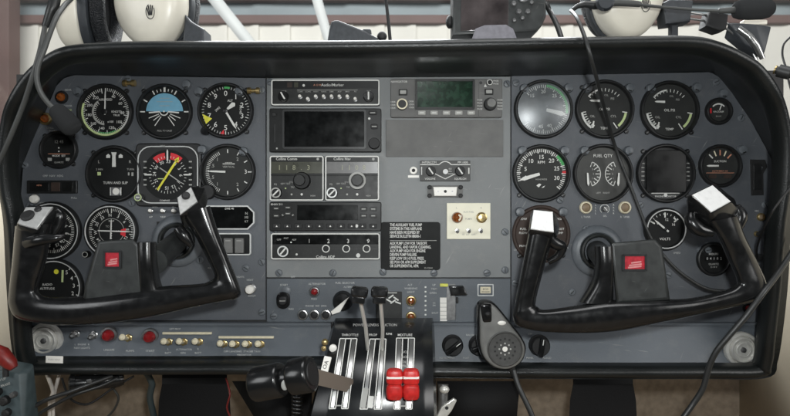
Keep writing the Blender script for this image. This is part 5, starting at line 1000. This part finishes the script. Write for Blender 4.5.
mb = MB(); mb.loft([[(a, y, b) for a, b in [gc(*p) for p in ((468, 50), (474, 32), (483, 28.5), (504, 28), (511, 32), (518, 50))]] for y in (10, -9, -11)], 'gps_base'); mb.build('stand', G)
cable('short black power lead behind portable navigation unit', [(546, 2, -.08), (549, 10, -.08), (553, 17, -.09), (558, 28, -.10), (562, 40, -.11), (566, 50, -.10)], .0036)
t = thing('dash_camera', 'black wedge shaped device lying on glareshield left of centre', 'device', 350, 46, -.08)
def dc(px, py): return px - 350, 46 - py
mb = MB(); mb.prism([dc(*p) for p in ((327, 50), (330, 31), (332, 24), (335, 22.5), (339, 22.5), (366, 33), (378, 40), (378, 50))], 18, -8, 'headset_grey', 2); mb.build('case', t)
mb = MB(); x, z = dc(367, 34); mb.box(x, z, 9, 7, 6, -6, 'headset_grey', 1, 2); mb.build('button', t)
t = thing('ball_mount', 'small black ball knob on glareshield beside thin upright rod', 'knob', 382, 44, -.08); mb = MB(); mb.ball((0, 0, 7.5), 5, 5, 5, 'matte_black'); mb.build('ball', t); mb = MB(); mb.box(0, -2, 4, 10, 2, -2, 'matte_black', .3); mb.build('stem', t)
mb = MB(); mb.tube(W([(391, 50, -.05), (388.5, 22, -.05), (386, 0, -.05), (383, -40, -.05)]), [.0026, .0024, .0022, .002], 'matte_black', 10); tag(mb.build('upright_rod'), 'thin black rod standing up from glareshield before windscreen', 'rod')

# ------------------------------------------------------------------ under the panel
def slab(pts, y0, y1): return None
mb = MB(); fw = [(-0.76, -.02), (0.76, -.02), (0.76, .56), (-0.76, .56)]; mb.prism(fw, .36, .34, 'carpet'); setpiece('wall', mb)
mb = MB(); mb.loft([[(-.75, -.9, -.02), (.75, -.9, -.02), (.75, -.9, 0), (-.75, -.9, 0)], [(-.75, .345, -.02), (.75, .345, -.02), (.75, .345, 0), (-.75, .345, 0)]], 'carpet'); setpiece('floor', mb)
for s in (-1, 1):
    mb = MB(); x0, x1 = s * .705, s * .72; mb.loft([[(x0, -.25, 0), (x1, -.25, 0), (x1, -.25, .625), (x0, -.25, .625)], [(x0, .339, 0), (x1, .339, 0), (x1, .339, .625), (x0, .339, .625)]], 'side_trim'); setpiece('wall', mb)
def cover(label, a, b, c, d):
    mb = MB(); y0, y1 = .10, .16
    ring = lambda x0, x1, py, y: [P(x0, py, y), P(x1, py, y), P(x1 - 2, py, y + .05), P(x0 + 2, py, y + .05)]
    mb.loft([ring(a, b, 352, y0), ring(a, b, 378, y0 - .02), ring(a, b, 384, y0 - .04), ring((a + c) / 2, (b + d) / 2, 400, y0 - .045), ring(c, d, 460, y0 - .05)], 'dark_vinyl'); o = mb.build('control_column_cover', angle=50); return tag(o, label, 'cover', 'control column covers')
cover('black vinyl control column cover below the pilot side panel', 162, 227, 156, 233); cover('black vinyl control column cover below the copilot side panel', 573, 633, 567, 639)
mb = MB(); mb.loft([[P(x, py, y) for x, py, y in r_] for r_ in ([(437, 381, -.03), (520, 381, -.03), (520, 381, .05), (437, 381, .05)], [(437, 440, .0), (515, 440, .0), (515, 440, .06), (437, 440, .06)])], 'dark_vinyl'); tag(mb.build('pedestal_side_panel'), 'dark panel under the lower knobs right of throttle quadrant', 'panel')
mb = MB(); mb.loft([[P(x, py, y) for x, py, y in r_] for r_ in ([(232, 381, .02), (312, 381, -.02), (312, 381, .05), (232, 381, .05)], [(268, 440, .02), (312, 440, -.02), (312, 440, .05), (268, 440, .05)])], 'dark_vinyl'); tag(mb.build('pedestal_side_panel'), 'dark panel below throttle handle left of quadrant', 'panel')
t = thing('fuel_selector_bracket', 'worn pale metal bracket under panel right of quadrant', 'bracket', 447, 400, -.06)
mb = MB(); mb.tube([(-4, 0, 16), (-4, -2, 4), (-5, 0, -24)], [5.5, 5, 6], 'dull_steel', 14); mb.ball((-3, -5, 12), 5, 4, 4, 'vent_metal'); mb.build('post', t); mb = MB(); mb.prism([(-12, -16), (-6, -4), (6, 4), (9, 2), (4, -8), (-4, -18)], -5, -9, 'vent_metal', 1); mb.disc(1.8, -9.2, 'matte_black', -1, -5, 12); mb.build('tab', t)
# left corner: control box with red lever, wires, plug
t = thing('trim_control_box', 'teal grey control box with knobs at bottom left corner', 'control box', 8, 396, -.11)
mb = MB(); mb.hull([(-40, 0, 30), (14, -6, 24), (20, 0, 22), (20, 10, 30), (-40, 20, 38), (20, -8, -50), (-40, -8, -50), (22, 20, -50), (-40, 20, -50)], 'box_teal', 1.5); mb.build('case', t)
for x, z, m, r_ in ((2, -2, 'matte_black', 4.5), (11, 4, 'dull_steel', 3), (-6, 6, 'matte_black', 4), (4, -14, 'matte_black', 4)): mb = MB(); mb.lathe([(r_, -4), (r_, -11), (r_ * .7, -12.5), (.01, -12.6)], m, x, z, 18, caps=False); mb.build('knob', t)
mb = MB(); mb.M = Matrix.Rotation(R(-18), 4, 'Y'); mb.text('TRIM UP', 2, 18, 4, -7.6, 'dim_ink'); mb.text('PARK BRAKE', 2, 12, 3.6, -7.8, 'dim_ink'); mb.build('lettering', t)
t = thing('red_lever', 'glossy red lever handle above teal box at left edge', 'lever', 8, 356, -.13)
mb = MB(); mb.tube([(-32, 4, 10), (-16, 0, 6), (-6, 0, 1), (3, 0, -8), (6, 0, -12)], [7.5, 7.5, 8.5, 6.5, 4], 'red_dull', 20); mb.build('handle', t, angle=60); mb = MB(); mb.tube([(-6, 6, 0), (-6, 6, -22)], 3, 'matte_black', 12); mb.build('stem', t)
cable('pale twisted wires hanging under left air vent', [(46, 372, .0), (50, 382, -.01), (53, 392, -.02), (50, 402, -.02), (50, 430, -.02)], .0028, 'wire_white', 'wire'); cable('pale wire splaying right under left air vent', [(60, 372, .0), (57, 383, -.005), (54, 395, -.018), (53, 410, -.02), (54, 430, -.02)], .0026, 'wire_white', 'wire')
cable('upper black cable arching from bottom left corner to black connector', [(20, 425, -.10), (30, 410, -.095), (46, 400, -.09), (66, 393, -.085), (90, 384, -.07), (112, 376, -.05)], .0030); cable('lower black cable arching beneath its neighbour at bottom left', [(28, 430, -.09), (38, 415, -.085), (54, 405, -.08), (76, 394, -.075), (100, 386, -.06), (122, 376, -.04)], .0026)
cable('thin grey wire sagging across floor below the pilot side panel', [(104, 379, -.02), (118, 396, .0), (112, 412, .02), (96, 426, .03)], .0018, 'grey_rubber', 'wire'); cable('thin black wire drooping between wires and connector at lower left', [(62, 378, -.03), (70, 398, -.04), (88, 404, -.04), (110, 390, -.03), (134, 376, -.02)], .0016, 'matte_black', 'wire')
cable('thin dull red wire hanging beside pilot column cover', [(226, 378, .06), (230, 394, .05), (227, 408, .05), (234, 424, .05)], .0014, 'red_dull', 'wire'); cable('slim blue grey hose beside left edge of pilot column cover', [(146, 372, .04), (152, 384, .05), (150, 398, .06), (156, 424, .08)], .005, 'box_teal', 'hose')
t = worldthing('cable_connector', 'black barrel connector lying under pilot side switch panel', 'connector', P(75, 377, -.05))
mb = MB(); A, B = P(69, 384, -.06), P(124, 379, -.035); mb.tube([A, A.lerp(B, .03), A.lerp(B, .12), A.lerp(B, .13), A.lerp(B, .9), B], [.011, .0135, .0135, .0115, .0105, .008], 'black_plastic', 20); wp('barrel', mb, t); mb = MB(); p = P(89, 381, -.074); mb.hull([p + Vector(v) for v in ((-.004, 0, .002), (.003, 0, .003), (.004, 0, -.003), (-.003, 0, -.003), (0, .006, 0))], 'dull_steel', .0004); wp('clip', mb, t)
t = thing('coiled_cord', 'glossy black coiled cord hanging below throttle handle', 'cord', 297, 384, -.14)
mb = MB(); mb.tube([(4.6 * math.cos(i * .9), 4.6 * math.sin(i * .9), 2 - i * .55) for i in range(110)], 1.5, 'black_plastic', 7); o = mb.build('coil', t, angle=70)

# ------------------------------------------------------------------ windscreen and hangar outside
mb = MB(); rows = []
for i in range(9):
    u = i / 8; yy = .44 - .62 * u; zz = .800 + .56 * u
    rows.append([Vector((-.95 + 1.9 * j / 16, yy - .25 * abs(j / 8 - 1) ** 2.2, zz - .10 * abs(j / 8 - 1) ** 2.5)) for j in range(17)])
mb.loft(rows, 'haze_dust_windscreen', closed_ring=False, caps=False); tag(mb.build('windscreen', flip=False, angle=80), 'clear curved windscreen glass behind the glareshield', 'windscreen')
mb = MB(); mb.prism([(-60, -60), (60, -60), (60, 60), (-60, 60)], 0, .1, 'concrete'); o = mb.build('ground'); o.rotation_euler = (R(-90), 0, 0); o.location.z = -1.3; o['kind'] = 'structure'
YH_ = 5.0
def HP(px, py): return P(px, py, YH_)
t = worldthing('hangar_wall', 'pale ribbed hangar wall beyond the windscreen with maroon girt', 'hangar wall', Vector((0, YH_, -1.2)))
def ribbed(z0, z1, mat, y, pitch=.30, d=.022):
    mb = MB(); x = -7.0; top_, bot = [], []
    while x < 7:
        for dx, dd in ((0, 0), (.20, 0), (.26, -d), (.30, -d)): top_.append(Vector((x + dx, y + dd, z1))); bot.append(Vector((x + dx, y + dd, z0)))
        x += pitch
    b2 = [p + Vector((0, .06, 0)) for p in bot]
    mb.loft([top_, bot], mat, closed_ring=False, caps=False); return mb
zg = HP(0, 25).z; zt = HP(0, 16.5).z
wp('lower_cladding', ribbed(-1.2, zg, 'hangar_white', YH_), t); wp('upper_cladding', ribbed(zg - .02, 7.5, 'hangar_upper', YH_ + .03, .9), t)
mb = MB(); mb.box(0, (zg + zt) / 2, 14, zt - zg, YH_, YH_ - .06, 'hangar_maroon', .01); wp('girt', mb, t)
mb = MB(); z5 = HP(0, 3).z; z6 = HP(0, -14).z; mb.box(0, (z5 + z6) / 2, 14, z6 - z5, YH_, YH_ - .08, 'hangar_maroon', .01); wp('girt', mb, t)
for px, w_ in ((23, .052), (800, .04)):
    mb = MB(); mb.box(HP(px, 0).x, 2.6, w_ * 2.4, 7.8, YH_ - .15, YH_ - .32, 'hangar_maroon', .01); wp('post', mb, t)
for k, (xa, xb, w_) in enumerate(((218, 254, 7.5), (318, 331, 5))):
    y_ = 3.4; s = K * (D + y_) / D; a, b = P(xa - (xb - xa) * 1.0, -42, y_), P(xb + (xb - xa) * 2, 140, y_); wv = Vector((w_ * s, 0, 0)); dv = Vector((0, .12, 0))
    mb = MB(); mb.loft([[p - wv, p + wv, p + wv + dv, p - wv + dv] for p in (a, b)], 'brace_grey'); tag(mb.build('hangar_brace'), ('wide' if k == 0 else 'narrow') + ' white slanting brace seen through the windscreen', 'brace', 'white slanting braces')

# ------------------------------------------------------------------ light and camera
w = bpy.data.worlds.new('World'); bpy.context.scene.world = w; w.use_nodes = True
bg = w.node_tree.nodes['Background']; bg.inputs['Color'].default_value = (.80, .90, 1.0, 1); bg.inputs['Strength'].default_value = 0.09
def area(name, loc, tgt, sx, sy, power, col=(1, .97, .93)):
    l = bpy.data.lights.new(name, 'AREA'); l.shape = 'RECTANGLE'; l.size = sx; l.size_y = sy; l.energy = power; l.color = col
    o = bpy.data.objects.new(name, l); C.objects.link(o); o.location = loc; o.rotation_euler = (Vector(tgt) - Vector(loc)).to_track_quat('-Z', 'Y').to_euler(); return o
area('right_cabin_window', (1.30, -1.10, .92), (.05, 0, .62), .7, .6, 8.5, (1, .99, .97))
area('left_cabin_window', (-1.30, -1.10, .92), (-.05, 0, .62), .7, .6, 7, (.97, .99, 1))
area('phone_flash', (.04, -.955, .675), (.03, 0, .60), .035, .035, 5.1, (.97, 1, .995))
area('roof_daylight', (.15, -.50, 1.80), (.05, -.1, .5), 1.1, .6, 10, (1, 1, 1))
area('windscreen_daylight', (0, .62, 1.55), (0, -.2, .75), 1.5, .5, 34, (.95, .98, 1))
area('hangar_lights', (0, .9, 3.6), (0, 5.0, 1.6), 9, 1.6, 390, (1, 1, .97))
cam = bpy.data.cameras.new('camera'); co = bpy.data.objects.new('camera', cam); C.objects.link(co)
co.location = (0, -D, ZC); co.rotation_euler = (R(90), 0, 0); cam.sensor_width = 36; cam.lens = 18 * D / (395 * K); cam.clip_start = .02; cam.clip_end = 300
cam.dof.use_dof = True; cam.dof.focus_distance = .88; cam.dof.aperture_fstop = 11
sc = bpy.context.scene; sc.camera = co
sc.view_settings.view_transform = 'Standard'; sc.view_settings.look = 'None'; sc.view_settings.exposure = 0; sc.view_settings.gamma = 1
try: sc.cycles.use_denoising = True
except Exception: pass
bpy.context.view_layer.update()
